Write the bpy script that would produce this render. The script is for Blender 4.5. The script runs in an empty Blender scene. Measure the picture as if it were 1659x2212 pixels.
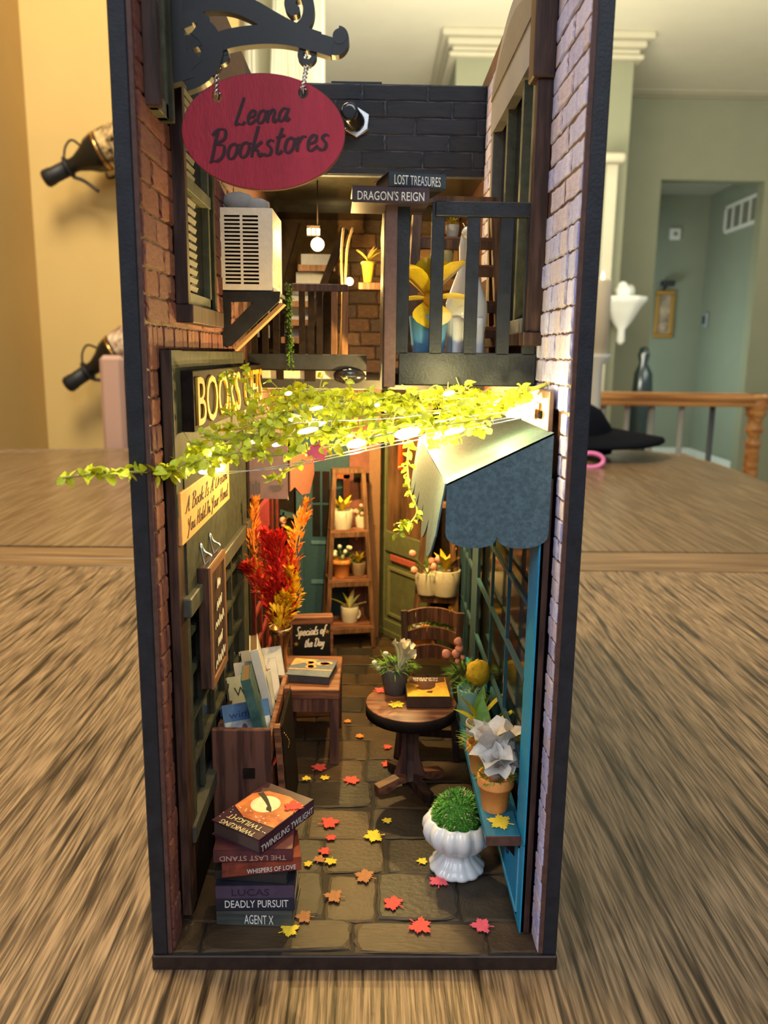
import bpy, bmesh, math, random
from mathutils import Vector, Matrix, Euler
random.seed(7)
S = 0.01                      # everything below is written in centimetres
sc = bpy.context.scene
COL = sc.collection
PI = math.pi
# ------------------------------------------------------------------ camera
CAM = Vector((0.2868, -18.1495, 15.7699)); PITCH, YAW, ROLL, FPX = 0.195, 0.0167, 0.0133, 1722.9
cp, sp, cy_, sy_ = math.cos(PITCH), math.sin(PITCH), math.cos(YAW), math.sin(YAW)
_f = Vector((sy_*cp, cy_*cp, -sp)); _r = Vector((cy_, -sy_, 0)); _u = _r.cross(_f)
RR = _r*math.cos(ROLL) + _u*math.sin(ROLL); UU = -_r*math.sin(ROLL) + _u*math.cos(ROLL); FF = _f
cam_d = bpy.data.cameras.new('camera'); cam = bpy.data.objects.new('camera', cam_d); COL.objects.link(cam)
cam_d.sensor_fit = 'HORIZONTAL'; cam_d.sensor_width = 36; cam_d.lens = FPX*36/1659
cam_d.clip_start = 0.005; cam_d.clip_end = 60
cam.matrix_world = Matrix(((RR.x, UU.x, -FF.x, CAM.x*S), (RR.y, UU.y, -FF.y, CAM.y*S), (RR.z, UU.z, -FF.z, CAM.z*S), (0, 0, 0, 1)))
cam_d.dof.use_dof = True; cam_d.dof.focus_distance = 0.235; cam_d.dof.aperture_fstop = 32
sc.camera = cam
# ------------------------------------------------------------------ light
sc.view_settings.view_transform = 'Standard'; sc.view_settings.look = 'None'; sc.view_settings.gamma = 1
sc.view_settings.use_curve_mapping = False; sc.view_settings.exposure = 0.35
w = bpy.data.worlds.new('world'); sc.world = w; w.use_nodes = True
w.node_tree.nodes['Background'].inputs[0].default_value = (0.80, 0.90, 1.0, 1); w.node_tree.nodes['Background'].inputs[1].default_value = 0.25
def area(name, loc, target, size, power, col, sy=None):
    d = bpy.data.lights.new(name, 'AREA'); d.energy = power; d.color = col; d.shape = 'RECTANGLE'; d.size = size*S; d.size_y = (sy or size)*S
    o = bpy.data.objects.new(name, d); COL.objects.link(o); o.location = Vector(loc)*S
    o.rotation_euler = (Vector(target)-Vector(loc)).to_track_quat('-Z', 'Y').to_euler(); return o
area('window_daylight', (-150, -45, 95), (5, 5, 12), 110, 60, (0.80, 0.86, 1.0), 100)
area('high_front_fill', (30, -170, 150), (0, 10, 14), 110, 15, (0.86, 0.92, 1.0))  # fill added high in front to brighten the sign and air conditioner
area('ceiling_lamp', (-50, 40, 150), (-45, 110, 0), 60, 30, (1.0, 0.86, 0.60))
area('ceiling_fill', (40, 250, 60), (40, 330, 178), 120, 62, (1.0, 0.94, 0.74))  # added fill aimed upwards to brighten the ceiling
area('kitchen_daylight', (260, 250, 140), (180, 520, 60), 120, 20, (0.92, 1.0, 0.90))
area('hall_fill', (150, 560, 20), (250, 560, -5), 50, 8, (0.80, 1.0, 0.95))  # unseen light added inside the hall to brighten its slanting wall
def point(name, loc, power, col=(1, .72, .30), r=.15, spot=None):
    d = bpy.data.lights.new(name, 'POINT'); d.energy = power; d.color = col; d.shadow_soft_size = r*S
    o = bpy.data.objects.new(name, d); COL.objects.link(o); o.location = Vector(loc)*S; return o
# ------------------------------------------------------------------ helpers
def P(ax, v, px, py):
    d = RR*((px-829.5)/FPX) - UU*((py-1106)/FPX) + FF
    t = (v-CAM[ax])/d[ax]; return CAM + d*t
def PX(v, px, py): return P(0, v, px, py)
def PY(v, px, py): return P(1, v, px, py)
def PZ(v, px, py): return P(2, v, px, py)
MATS = {}
def M(name, col=None, rough=.6, var=.18, scale=2.5, metal=0, bump=0, bscale=None, streak=None, col2=None, em=None, ems=1, spec=.4, sss=0, trans=0, alpha=1, contrast=.5, detail=6):
    if name in MATS: return MATS[name]
    m = bpy.data.materials.new(name); m.use_nodes = True; nt = m.node_tree; n = nt.nodes; L = nt.links
    b = n['Principled BSDF']; b.inputs['Roughness'].default_value = rough; b.inputs['Metallic'].default_value = metal
    b.inputs['Specular IOR Level'].default_value = spec
    if trans: b.inputs['Transmission Weight'].default_value = trans
    if alpha < 1: b.inputs['Alpha'].default_value = alpha
    if em: b.inputs['Emission Color'].default_value = (*em, 1); b.inputs['Emission Strength'].default_value = ems
    if sss: b.inputs['Subsurface Weight'].default_value = sss; b.inputs['Subsurface Scale'].default_value = 0.002
    tc = n.new('ShaderNodeTexCoord'); mp = n.new('ShaderNodeMapping'); L.new(tc.outputs['Object'], mp.inputs[0])
    st = streak or (1, 1, 1); mp.inputs['Scale'].default_value = tuple(100*scale*s for s in st)
    if var > 0 or col2:
        no = n.new('ShaderNodeTexNoise'); no.inputs['Scale'].default_value = 1; no.inputs['Detail'].default_value = detail; no.inputs['Roughness'].default_value = .65
        L.new(mp.outputs[0], no.inputs['Vector'])
        r = n.new('ShaderNodeValToRGB'); L.new(no.outputs['Fac'], r.inputs[0])
        lo = tuple(max(0, c*(1-var)) for c in col); hi = tuple(c*(1+var) for c in (col2 or col))
        r.color_ramp.elements[0].position = .5-contrast*.4; r.color_ramp.elements[1].position = .5+contrast*.4
        r.color_ramp.elements[0].color = (*lo, 1); r.color_ramp.elements[1].color = (*hi, 1)
        L.new(r.outputs[0], b.inputs['Base Color'])
    else: b.inputs['Base Color'].default_value = (*col, 1)
    if bump:
        n2 = n.new('ShaderNodeTexNoise'); n2.inputs['Scale'].default_value = (bscale or 6)/scale; n2.inputs['Detail'].default_value = 5
        L.new(mp.outputs[0], n2.inputs['Vector']); bp = n.new('ShaderNodeBump'); bp.inputs['Strength'].default_value = min(1, bump)
        bp.inputs['Distance'].default_value = .0004; L.new(n2.outputs['Fac'], bp.inputs['Height']); L.new(bp.outputs[0], b.inputs['Normal'])
    MATS[name] = m; return m
def smooth_path(pts, k=6):
    pts = [Vector(p) for p in pts]
    if len(pts) < 3: return pts
    out = []
    for i in range(len(pts)-1):
        a, b, c, d = pts[max(i-1, 0)], pts[i], pts[i+1], pts[min(i+2, len(pts)-1)]
        for j in range(k):
            t = j/k; out.append(.5*((2*b)+(c-a)*t+(2*a-5*b+4*c-d)*t*t+(3*b-a-3*c+d)*t**3))
    out.append(pts[-1]); return out
class MB:
    def __init__(s): s.v = []; s.f = []; s.m = []; s.sm = []
    def add(s, vs, fs, mi=0, sm=False):
        b = len(s.v); s.v += [tuple(v) for v in vs]
        for f in fs: s.f.append([b+i for i in f]); s.m.append(mi); s.sm.append(sm)
        return s
    def box(s, x0, x1, y0, y1, z0, z1, mi=0):
        x0, x1 = sorted((x0, x1)); y0, y1 = sorted((y0, y1)); z0, z1 = sorted((z0, z1))
        return s.add([(x0,y0,z0),(x1,y0,z0),(x1,y1,z0),(x0,y1,z0),(x0,y0,z1),(x1,y0,z1),(x1,y1,z1),(x0,y1,z1)],
            [(0,3,2,1),(4,5,6,7),(0,1,5,4),(1,2,6,5),(2,3,7,6),(3,0,4,7)], mi)
    def obox(s, c, size, rot=(0,0,0), mi=0):
        R = Euler(rot).to_matrix(); a, b, c2 = (q/2 for q in size); c = Vector(c)
        vs = [c+R@Vector(p) for p in ((-a,-b,-c2),(a,-b,-c2),(a,b,-c2),(-a,b,-c2),(-a,-b,c2),(a,-b,c2),(a,b,c2),(-a,b,c2))]
        return s.add(vs, [(0,3,2,1),(4,5,6,7),(0,1,5,4),(1,2,6,5),(2,3,7,6),(3,0,4,7)], mi)
    def bar(s, a, b, wd, th, up=(0,0,1), mi=0):
        a, b = Vector(a), Vector(b); d = (b-a).normalized(); u = Vector(up)
        sd = d.cross(u); sd = sd.normalized() if sd.length > 1e-4 else Vector((1,0,0)); u = sd.cross(d)
        sd *= wd/2; u *= th/2
        return s.add([a-sd-u,a+sd-u,a+sd+u,a-sd+u,b-sd-u,b+sd-u,b+sd+u,b-sd+u], [(0,1,2,3),(7,6,5,4),(0,4,5,1),(1,5,6,2),(2,6,7,3),(3,7,4,0)], mi)
    def tube(s, pts, r, n=6, mi=0, cap=True, k=0):
        pts = smooth_path(pts, k) if k else [Vector(p) for p in pts]
        rs = r if isinstance(r, (list, tuple)) else None; N = len(pts); vs = []; pv = None
        for i, p in enumerate(pts):
            d = (pts[min(i+1, N-1)]-pts[max(i-1, 0)]).normalized()
            if pv is None: pv = d.orthogonal().normalized()
            pv = (pv-d*pv.dot(d)); pv = pv.normalized() if pv.length > 1e-6 else d.orthogonal().normalized(); q = d.cross(pv)
            rr = rs[0]+(rs[1]-rs[0])*i/max(1, N-1) if rs else r
            for j in range(n): a = 2*PI*j/n; vs.append(p+(pv*math.cos(a)+q*math.sin(a))*rr)
        fs = [(i*n+j, i*n+(j+1)%n, (i+1)*n+(j+1)%n, (i+1)*n+j) for i in range(N-1) for j in range(n)]
        if cap: fs += [tuple(range(n-1, -1, -1)), tuple(range((N-1)*n, N*n))]
        return s.add(vs, fs, mi, True)
    def lathe(s, prof, c=(0,0,0), n=24, mi=0, fn=None):
        c = Vector(c); vs = []
        for (r, z) in prof:
            for j in range(n):
                a = 2*PI*j/n; q = r*(fn(a, z) if fn else 1); vs.append(c+Vector((q*math.cos(a), q*math.sin(a), z)))
        N = len(prof); fs = [(i*n+j, i*n+(j+1)%n, (i+1)*n+(j+1)%n, (i+1)*n+j) for i in range(N-1) for j in range(n)]
        fs += [tuple(range(n-1, -1, -1)), tuple(range((N-1)*n, N*n))]
        return s.add(vs, fs, mi, True)
    def ball(s, c, r, n=10, m=6, mi=0, sq=(1,1,1), noise=0):
        c = Vector(c); vs = []
        for i in range(m+1):
            t = PI*i/m
            for j in range(n):
                a = 2*PI*j/n; k = r*(1+random.uniform(-noise, noise)); vs.append(c+Vector((k*math.sin(t)*math.cos(a)*sq[0], k*math.sin(t)*math.sin(a)*sq[1], k*math.cos(t)*sq[2])))
        return s.add(vs, [((i+1)*n+j, (i+1)*n+(j+1)%n, i*n+(j+1)%n, i*n+j) for i in range(m) for j in range(n)], mi, True)
    def prism(s, poly, o, u, v, th, mi=0):      # 2D polygon in plane o+u*a+v*b, extruded by th along u x v (triangle fan safe through tessellation)
        o, u, v = Vector(o), Vector(u), Vector(v); w_ = u.cross(v).normalized()*th
        from mathutils.geometry import tessellate_polygon
        n = len(poly); tri = tessellate_polygon([[Vector((a, b, 0)) for a, b in poly]])
        vs = [o+u*a+v*b for a, b in poly]+[o+u*a+v*b+w_ for a, b in poly]
        s.add(vs, [tuple(t) for t in tri]+[tuple(i+n for i in reversed(t)) for t in tri]+[(i, (i+1)%n, (i+1)%n+n, i+n) for i in range(n)], mi); return s
    def ribbon(s, pts, wd, o, u, v, th, mi=0, k=6, taper=None, nib=None, rise=.06):  # thick stroke along 2D points in a plane
        pts = smooth_path([(p[0], p[1], 0) for p in pts], k); N = len(pts); o, u, v = Vector(o), Vector(u), Vector(v); w_ = u.cross(v).normalized()*th; A = []; B = []
        for i, p in enumerate(pts):
            d = (pts[min(i+1, N-1)]-pts[max(i-1, 0)]); d = d.normalized() if d.length > 1e-9 else Vector((1, 0, 0)); q = Vector((-d.y, d.x, 0)); ww = wd/2
            if taper: ww *= taper(i/(N-1))
            if nib: ww *= .35+.65*abs(d.x*.35+d.y*.94)
            A.append(p+q*ww); B.append(p-q*ww)
        g = lambda p: o+u*p.x+v*p.y; e_ = [w_*(1+rise*i/N) for i in range(N)]; vs = [g(p) for p in A]+[g(p) for p in B]+[g(p)+q_ for p, q_ in zip(A, e_)]+[g(p)+q_ for p, q_ in zip(B, e_)]; fs = []
        for i in range(N-1): fs += [(i, i+1, N+i+1, N+i), (2*N+i, 3*N+i, 3*N+i+1, 2*N+i+1), (i, 2*N+i, 2*N+i+1, i+1), (N+i, N+i+1, 3*N+i+1, 3*N+i)]
        fs += [(0, N, 3*N, 2*N), (N-1, 3*N-1, 4*N-1, 2*N-1)]
        return s.add(vs, fs, mi)
    def leaf(s, b, d, ln, wd, up=(0,0,1), curl=.25, mi=0, n=4, cup=.15, shape=lambda t: math.sin(PI*min(1, t*1.02)**.8)):
        b = Vector(b); d = Vector(d).normalized(); u = Vector(up); sd = d.cross(u)
        sd = sd.normalized() if sd.length > 1e-4 else Vector((1,0,0)); u = sd.cross(d); vs = []
        for i in range(n+1):
            t = i/n; c = b+d*ln*t - u*curl*ln*t*t; hw = wd/2*max(.02, shape(t)); vs += [c-sd*hw+u*cup*wd*shape(t), c, c+sd*hw+u*cup*wd*shape(t)]
        fs = []
        for i in range(n):
            k = i*3; fs += [(k, k+3, k+4, k+1), (k+1, k+4, k+5, k+2)]
        return s.add(vs, fs, mi, True)
    def build(s, name, mats, parent=None, bevel=0, label=None, cat=None, group=None, kind=None, at=(0,0,0)):
        me = bpy.data.meshes.new(name); at = Vector(at); me.from_pydata([tuple((Vector(v)-at)*S) for v in s.v], [], s.f)
        mats = mats if isinstance(mats, (list, tuple)) else [mats]
        for m in mats: me.materials.append(m)
        me.polygons.foreach_set('material_index', s.m); me.polygons.foreach_set('use_smooth', s.sm)
        bm = bmesh.new(); bm.from_mesh(me)
        if bevel:
            es = [e for e in bm.edges if len(e.link_faces) == 2 and e.calc_face_angle(0) > .6]
            try: bmesh.ops.bevel(bm, geom=es, offset=bevel*S, segments=1, affect='EDGES', clamp_overlap=True)
            except Exception: pass
        bmesh.ops.recalc_face_normals(bm, faces=bm.faces); bm.to_mesh(me); bm.free(); me.update()
        o = bpy.data.objects.new(name, me); COL.objects.link(o); o.location = at*S
        if parent is not None: o.parent = parent
        return tag(o, label, cat, group, kind)
def tag(o, label=None, cat=None, group=None, kind=None):
    if label: o['label'] = label
    if cat: o['category'] = cat
    if group: o['group'] = group
    if kind: o['kind'] = kind
    return o
def thing(name, label, cat, loc=(0,0,0), rot=(0,0,0), group=None, kind=None):
    o = bpy.data.objects.new(name, None); COL.objects.link(o); o.location = Vector(loc)*S; o.rotation_euler = rot; o.empty_display_size = .005
    return tag(o, label, cat, group, kind)
def dup(o, parent=None):
    c = o.copy(); COL.objects.link(c); c.parent = parent
    for ch in [x for x in o.children]: dup(ch, c)
    return c
def plate(name, outs, o, u, v, th, mat, parent=None, **kw):   # flat plate with holes: outs = closed 2D outlines
    cu = bpy.data.curves.new('tmp', 'CURVE'); cu.dimensions = '2D'; cu.fill_mode = 'BOTH'; cu.extrude = th/2
    for pl in outs:
        sp_ = cu.splines.new('POLY'); sp_.points.add(len(pl)-1); sp_.use_cyclic_u = True
        for i, (a, b) in enumerate(pl): sp_.points[i].co = (a, b, 0, 1)
    return _mesh_from(cu, name, o, u, v, mat, parent, **kw)
def _mesh_from(cu, name, o, u, v, mat, parent, fit=None, **kw):
    ob = bpy.data.objects.new('tmp', cu); COL.objects.link(ob); dg = bpy.context.evaluated_depsgraph_get(); dg.update()
    me = bpy.data.meshes.new_from_object(ob.evaluated_get(dg)); bpy.data.objects.remove(ob); bpy.data.curves.remove(cu)
    o, u, v = Vector(o), Vector(u), Vector(v); w_ = u.cross(v).normalized()
    if fit and len(me.vertices):
        xs = [q.co.x for q in me.vertices]; ys = [q.co.y for q in me.vertices]; x0, x1, y0, y1 = min(xs), max(xs), min(ys), max(ys)
        for q in me.vertices: q.co.x = (q.co.x-x0)/(x1-x0)*fit[0]; q.co.y = (q.co.y-y0)/(y1-y0)*fit[1]
    for q in me.vertices: q.co = (o+u*q.co.x+v*q.co.y+w_*q.co.z)*S
    me.name = name; me.materials.clear()
    for m in (mat if isinstance(mat, (list, tuple)) else [mat]): me.materials.append(m)
    ob = bpy.data.objects.new(name, me); COL.objects.link(ob)
    if parent is not None: ob.parent = parent
    return tag(ob, **kw)
def text(name, body, o, u, v, wd, ht, mat, parent=None, th=.006, shear=0, bold=0, spacing=1, **kw):
    cu = bpy.data.curves.new('tmp', 'FONT'); cu.body = body; cu.size = 1; cu.extrude = th/2; cu.shear = shear; cu.offset = bold; cu.space_character = spacing; cu.resolution_u = 3
    return _mesh_from(cu, name, o, u, v, mat, parent, fit=(wd, ht), **kw)
def oval(cx, cy, rx, ry, n=40, a0=0): return [(cx+rx*math.cos(a0+2*PI*i/n), cy+ry*math.sin(a0+2*PI*i/n)) for i in range(n)]
def rect(a0, a1, b0, b1): return [(a0, b0), (a1, b0), (a1, b1), (a0, b1)]
# small hand-drawn brush script: strokes on a unit em, x-height .5
G = {
'a': (.5, [[(.36,.42),(.2,.5),(.04,.3),(.08,.03),(.24,.03),(.37,.3),(.4,.48)], [(.4,.48),(.36,.12),(.44,0),(.54,.1)]]),
'b': (.45, [[(.1,1),(.05,.5),(.06,.05)], [(.06,.3),(.24,.5),(.37,.3),(.26,.02),(.06,.06)]]),
'c': (.42, [[(.37,.4),(.24,.5),(.06,.35),(.06,.1),(.2,0),(.42,.14)]]),
'd': (.5, [[(.34,.42),(.2,.5),(.04,.3),(.08,.03),(.24,.03),(.36,.3),(.44,1)], [(.44,1),(.36,.15),(.44,0),(.52,.1)]]),
'e': (.43, [[(.06,.22),(.3,.28),(.32,.46),(.18,.5),(.05,.3),(.1,.03),(.24,0),(.43,.14)]]),
'f': (.35, [[(.42,.9),(.3,1),(.2,.8),(.14,.3),(.06,-.3)], [(.02,.48),(.34,.52)]]),
'h': (.5, [[(.14,1),(.08,.5),(.05,0)], [(.06,.25),(.22,.5),(.33,.4),(.3,.1),(.4,0),(.5,.1)]]),
'i': (.24, [[(.06,.48),(.06,.12),(.12,0),(.24,.1)], [(.1,.68),(.12,.72)]]),
'k': (.46, [[(.14,1),(.06,.4),(.05,0)], [(.36,.48),(.08,.25),(.24,.2),(.34,0),(.46,.08)]]),
'l': (.24, [[(.2,.95),(.1,.6),(.06,.15),(.12,0),(.24,.1)]]),
'm': (.72, [[(.05,.48),(.06,0)], [(.06,.3),(.18,.5),(.27,.4),(.26,0)], [(.27,.3),(.4,.5),(.5,.38),(.48,.08),(.58,0),(.7,.1)]]),
'n': (.5, [[(.05,.48),(.06,0)], [(.06,.28),(.2,.5),(.32,.4),(.3,.1),(.4,0),(.5,.1)]]),
'o': (.42, [[(.24,.5),(.08,.42),(.04,.15),(.16,0),(.32,.1),(.36,.35),(.24,.5),(.3,.46),(.44,.44)]]),
'p': (.46, [[(.1,.5),(.06,0),(.02,-.4)], [(.08,.3),(.24,.5),(.36,.3),(.26,.02),(.08,.06)]]),
'r': (.36, [[(.05,.48),(.06,0)], [(.07,.28),(.18,.46),(.34,.46)]]),
's': (.36, [[(.32,.44),(.2,.5),(.08,.4),(.26,.2),(.24,.03),(.08,0),(.02,.08)]]),
't': (.32, [[(.18,.85),(.1,.4),(.1,.06),(.18,0),(.3,.1)], [(.0,.55),(.32,.6)]]),
'u': (.5, [[(.05,.48),(.06,.1),(.16,0),(.3,.12),(.36,.48)], [(.36,.48),(.34,.1),(.42,0),(.5,.1)]]),
'y': (.46, [[(.05,.48),(.08,.14),(.2,.08),(.33,.46)], [(.35,.48),(.28,-.2),(.14,-.4),(.02,-.28)]]),
'A': (.7, [[(-.05,.05),(.08,.02),(.3,.6),(.45,1),(.47,.4),(.52,0),(.62,.06)], [(.14,.36),(.55,.42)]]),
'B': (.62, [[(.2,.98),(.14,.5),(.1,0),(.02,.0)], [(0,.85),(.2,1.02),(.46,.98),(.48,.7),(.2,.55),(.5,.46),(.5,.12),(.3,-.02),(.08,.04)]]),
'D': (.66, [[(.2,.95),(.12,.4),(.06,.02)], [(.0,.8),(.2,1),(.5,.85),(.6,.5),(.45,.1),(.2,-.02),(.02,.06)]]),
'H': (.7, [[(.2,1),(.12,.5),(.06,0)], [(.6,1),(.5,.5),(.46,.05),(.58,.02)], [(.02,.44),(.6,.56)]]),
'I': (.34, [[(.05,.88),(.3,1),(.18,.5),(.08,0),(-.04,.06)]]),
'L': (.5, [[(.24,1),(.2,.95),(.1,.4),(.04,.02),(.2,.04),(.36,.0),(.46,.1)]]),
'S': (.5, [[(.44,.85),(.32,1),(.14,.9),(.14,.68),(.36,.4),(.34,.1),(.14,-.02),(0,.12)]]),
'Y': (.6, [[(.04,.95),(.1,.6),(.28,.5),(.5,.95)], [(.5,.98),(.36,.5),(.22,-.1),(.06,-.3)]]),
'Q': (.66, [[(.3,1),(.06,.7),(.06,.2),(.28,0),(.52,.3),(.5,.8),(.3,1)], [(.3,.25),(.6,-.1)]]),
}
def script(mb, body, o, u, v, size, wd=.09, slant=.25, th=.006, mi=0, width=None, jitter=.02):
    adv = sum(G[c][0]+.03 if c in G else .3 for c in body); o, u, v = Vector(o), Vector(u), Vector(v); sx = size if width is None else width/adv; x = 0
    for c in body:
        if c not in G: x += .3; continue
        a, strokes = G[c]; j = random.uniform(-jitter, jitter)
        for si, stp in enumerate(strokes): mb.ribbon([((x+p[0]+p[1]*slant)*sx, (p[1]+j)*size) for p in stp], wd*size, o, u, v, th*(1+.35*si), mi, k=4, nib=True, rise=.25)
        x += a+.03
    return x*sx
# ------------------------------------------------------------------ materials
def wood(name, light, dark, axis='y', fine=9, rough=.38, bump=.35, ratio=.05, pore=.5, streak=False):
    m = bpy.data.materials.new(name); m.use_nodes = True; nt = m.node_tree; n = nt.nodes; L = nt.links; b = n['Principled BSDF']
    b.inputs['Roughness'].default_value = rough; b.inputs['Specular IOR Level'].default_value = .35
    tc = n.new('ShaderNodeTexCoord')
    def noi(s, det, dist=0):
        mp = n.new('ShaderNodeMapping'); k = {'x': (ratio, 1, 1), 'y': (1, ratio, 1), 'z': (1, 1, ratio)}[axis]; mp.inputs['Scale'].default_value = tuple(100*s*q for q in k)
        L.new(tc.outputs['Object'], mp.inputs[0]); q = n.new('ShaderNodeTexNoise'); q.inputs['Scale'].default_value = 1; q.inputs['Detail'].default_value = det; q.inputs['Distortion'].default_value = dist
        L.new(mp.outputs[0], q.inputs['Vector']); return q.outputs['Fac']
    def ramp(src, a, b_, c0, c1):
        r = n.new('ShaderNodeValToRGB'); r.color_ramp.elements[0].position = a; r.color_ramp.elements[1].position = b_; r.color_ramp.elements[0].color = (*c0, 1); r.color_ramp.elements[1].color = (*c1, 1); L.new(src, r.inputs[0]); return r.outputs[0]
    base = ramp(noi(fine*.10, 4, .4), .3, .7, tuple(.72*a+.28*d for a, d in zip(light, dark)), light)
    def mul(a_, b_):
        mx = n.new('ShaderNodeMix'); mx.data_type = 'RGBA'; mx.blend_type = 'MULTIPLY'; mx.inputs[0].default_value = 1; L.new(a_, mx.inputs[6]); L.new(b_, mx.inputs[7]); return mx.outputs[2]
    f = noi(fine, 4, .15); dk = tuple(min(1, d/max(l, .01)) for d, l in zip(dark, light))
    c1 = ramp(f, .40, .60, tuple(.25+.75*q for q in dk) if streak else dk, (1, 1, 1)); out = mul(base, c1)
    if streak: st_ = noi(fine*.30, 6, .3); out = mul(out, ramp(st_, .37, .49, dk, (1, 1, 1)))
    L.new(out, b.inputs['Base Color'])
    bp = n.new('ShaderNodeBump'); bp.inputs['Strength'].default_value = bump; bp.inputs['Distance'].default_value = .0005; L.new(f, bp.inputs['Height']); L.new(bp.outputs[0], b.inputs['Normal'])
    MATS[name] = m; return m
W_TAB = wood('table_wood_lengthwise', (.42, .27, .14), (.052, .028, .013), 'y', 11, .40, .8, .04, .62, True)
W_TABX = wood('table_wood_crosswise', (.33, .20, .095), (.13, .07, .03), 'x', 3.5, .36, .3, .03, .6)
W_FAR = wood('table_wood_far', (.25, .165, .09), (.15, .09, .045), 'y', 2.2, .26, .12, .05, .6)
W_RAIL = wood('rail_wood', (.62, .30, .09), (.36, .14, .035), 'x', .5, .3, .05, .06, .5)
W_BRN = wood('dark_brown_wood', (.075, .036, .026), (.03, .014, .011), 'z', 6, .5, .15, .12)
W_BRNY = wood('dark_brown_wood_lengthwise', (.10, .05, .034), (.04, .02, .014), 'y', 6, .5, .15, .12)
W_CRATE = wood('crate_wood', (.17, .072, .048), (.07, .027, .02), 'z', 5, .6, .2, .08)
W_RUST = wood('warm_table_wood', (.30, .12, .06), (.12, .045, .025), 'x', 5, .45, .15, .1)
W_LAD = wood('ladder_wood', (.22, .105, .048), (.10, .045, .02), 'z', 5, .55, .15, .12)
BLK = M('black_board', (.011, .013, .019), .5, .5, 2.2, bump=.25, bscale=14)
BLKIN = M('black_panel_inner', (.022, .022, .022), .45, .3, 3)
EDGE = M('brown_edge', (.085, .038, .028), .6, .35, 4)
TRIM = M('grey_green_trim', (.048, .049, .037), .75, .3, 2.5, bump=.2, bscale=18, spec=.08)
DARK = M('very_dark_stain', (.016, .011, .009), .85, .4, 3, spec=.06)
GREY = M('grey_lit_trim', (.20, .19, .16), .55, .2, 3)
GLS = M('dark_window_glass', (.012, .013, .013), .12, .3, 1.5, spec=.6)
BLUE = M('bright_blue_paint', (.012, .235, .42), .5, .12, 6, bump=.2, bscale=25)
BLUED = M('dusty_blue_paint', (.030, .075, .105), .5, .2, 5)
BRK = [M('red_brick_%s' % k, c, .8, .3, 5, bump=.5, bscale=16) for k, c in zip('abcd', [(.15, .048, .040), (.18, .060, .044), (.13, .045, .042), (.17, .066, .054)])]
SHG = [M('lavender_brick_%s' % k, c, .75, .22, 4, bump=.5, bscale=16, streak=(1, 1, .3)) for k, c in zip('abcd', [(.37, .36, .56), (.42, .40, .60), (.34, .33, .54), (.42, .36, .46)])]
BBK = [M('black_brick_%s' % k, c, .6, .3, 3, bump=.3, bscale=14) for k, c in zip('abc', [(.016, .018, .026), (.020, .022, .031), (.013, .015, .021)])]
BJ = M('black_wall_mortar', (.085, .09, .11), .7, .4, 4)
WBK = [M('warm_brick_%s' % k, c, .8, .3, 4, bump=.4, bscale=14) for k, c in zip('abc', [(.30, .17, .085), (.22, .12, .065), (.15, .10, .07)])]
MORT = M('red_mortar', (.055, .02, .018), .9, .3, 4); SMORT = M('lavender_mortar', (.16, .14, .22), .9, .3, 4); WMORT = M('warm_mortar', (.07, .045, .025), .9, .3, 4)
STN = [M('paving_%s' % k, c, .48, .42, 1.6, bump=.5, bscale=12, detail=9) for k, c in zip('abcde', [(.056, .034, .018), (.070, .041, .020), (.040, .029, .019), (.062, .037, .020), (.034, .026, .019)])]
STNJ = M('paving_joint', (.016, .012, .009), .7, .4, 3)
def flat(name, c, rough=.6, **k): return M(name, c, rough, k.pop('var', .08), k.pop('scale', 6), **k)
WHITE = flat('white_card', (.68, .65, .60)); CREAM = flat('cream_paint', (.62, .58, .50)); SILV = flat('silver_wire', (.8, .8, .8), .25, metal=1)
BRASS = flat('brass', (.55, .30, .10), .22, metal=1, var=.2)
RED = flat('crimson_board', (.40, .018, .04), .55, var=.12, bump=.35, bscale=22, streak=(1, 1, .25)); REDED = flat('sign_edge_burnt', (.10, .03, .02))
INK = flat('dark_ink', (.035, .008, .012)); INKB = flat('black_ink', (.01, .008, .007)); GOLD = flat('gold_lettering', (.46, .26, .035), .7, spec=.1)
KRAFT = flat('orange_kraft_paper', (.66, .30, .10), .7, var=.1); OFFW = flat('off_white_print', (.75, .72, .66)); CHALK = flat('chalk_print', (.78, .72, .60))
TERRA = flat('terracotta', (.80, .31, .075), .7, bump=.2, bscale=20); AQUA = flat('aqua_glaze', (.20, .42, .42), .35); SKYB = flat('sky_blue_glaze', (.13, .36, .60), .3, spec=.6)
PORC = flat('white_porcelain', (.72, .71, .70), .22, spec=.6, var=.03); PGREY = flat('dark_grey_pot', (.085, .075, .07), .6); PCREAM = flat('cream_pot', (.62, .55, .42), .5)
MOSS = [flat('moss_green', (.06, .20, .015), .8, var=.3), flat('moss_light', (.17, .33, .03), .8, var=.3)]
LEAFG = flat('leaf_green', (.10, .22, .03), .5, var=.3); LEAFY = flat('yellow_green_leaf', (.50, .44, .03), .5, var=.25); YEL = flat('yellow_petal', (.75, .50, .02), .45, var=.2, sss=.1)
PETW = flat('dried_white_petal', (.60, .55, .50), .7, var=.15); PINK = flat('pink_bud', (.72, .32, .25), .6, var=.2); STEM = flat('dry_stem', (.22, .17, .06), .7)
VLEAF = M('vine_leaf', (.64, .66, .03), .45, .25, 6, sss=.25); VSTEM = flat('vine_stem', (.40, .40, .08), .6)
MPL = {'red': flat('red_paper', (.78, .085, .06), .8, var=.15), 'yellow': flat('yellow_paper', (.80, .58, .04), .8, var=.12), 'brown': flat('tan_paper', (.46, .20, .075), .8, var=.15), 'orange': flat('orange_paper', (.82, .24, .05), .8, var=.15), 'pink': flat('rose_paper', (.72, .10, .14), .8, var=.12)}
LEDM = flat('led_capsule', (1, .95, .8), .3, var=0, em=(1.0, .84, .48), ems=9)
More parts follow.
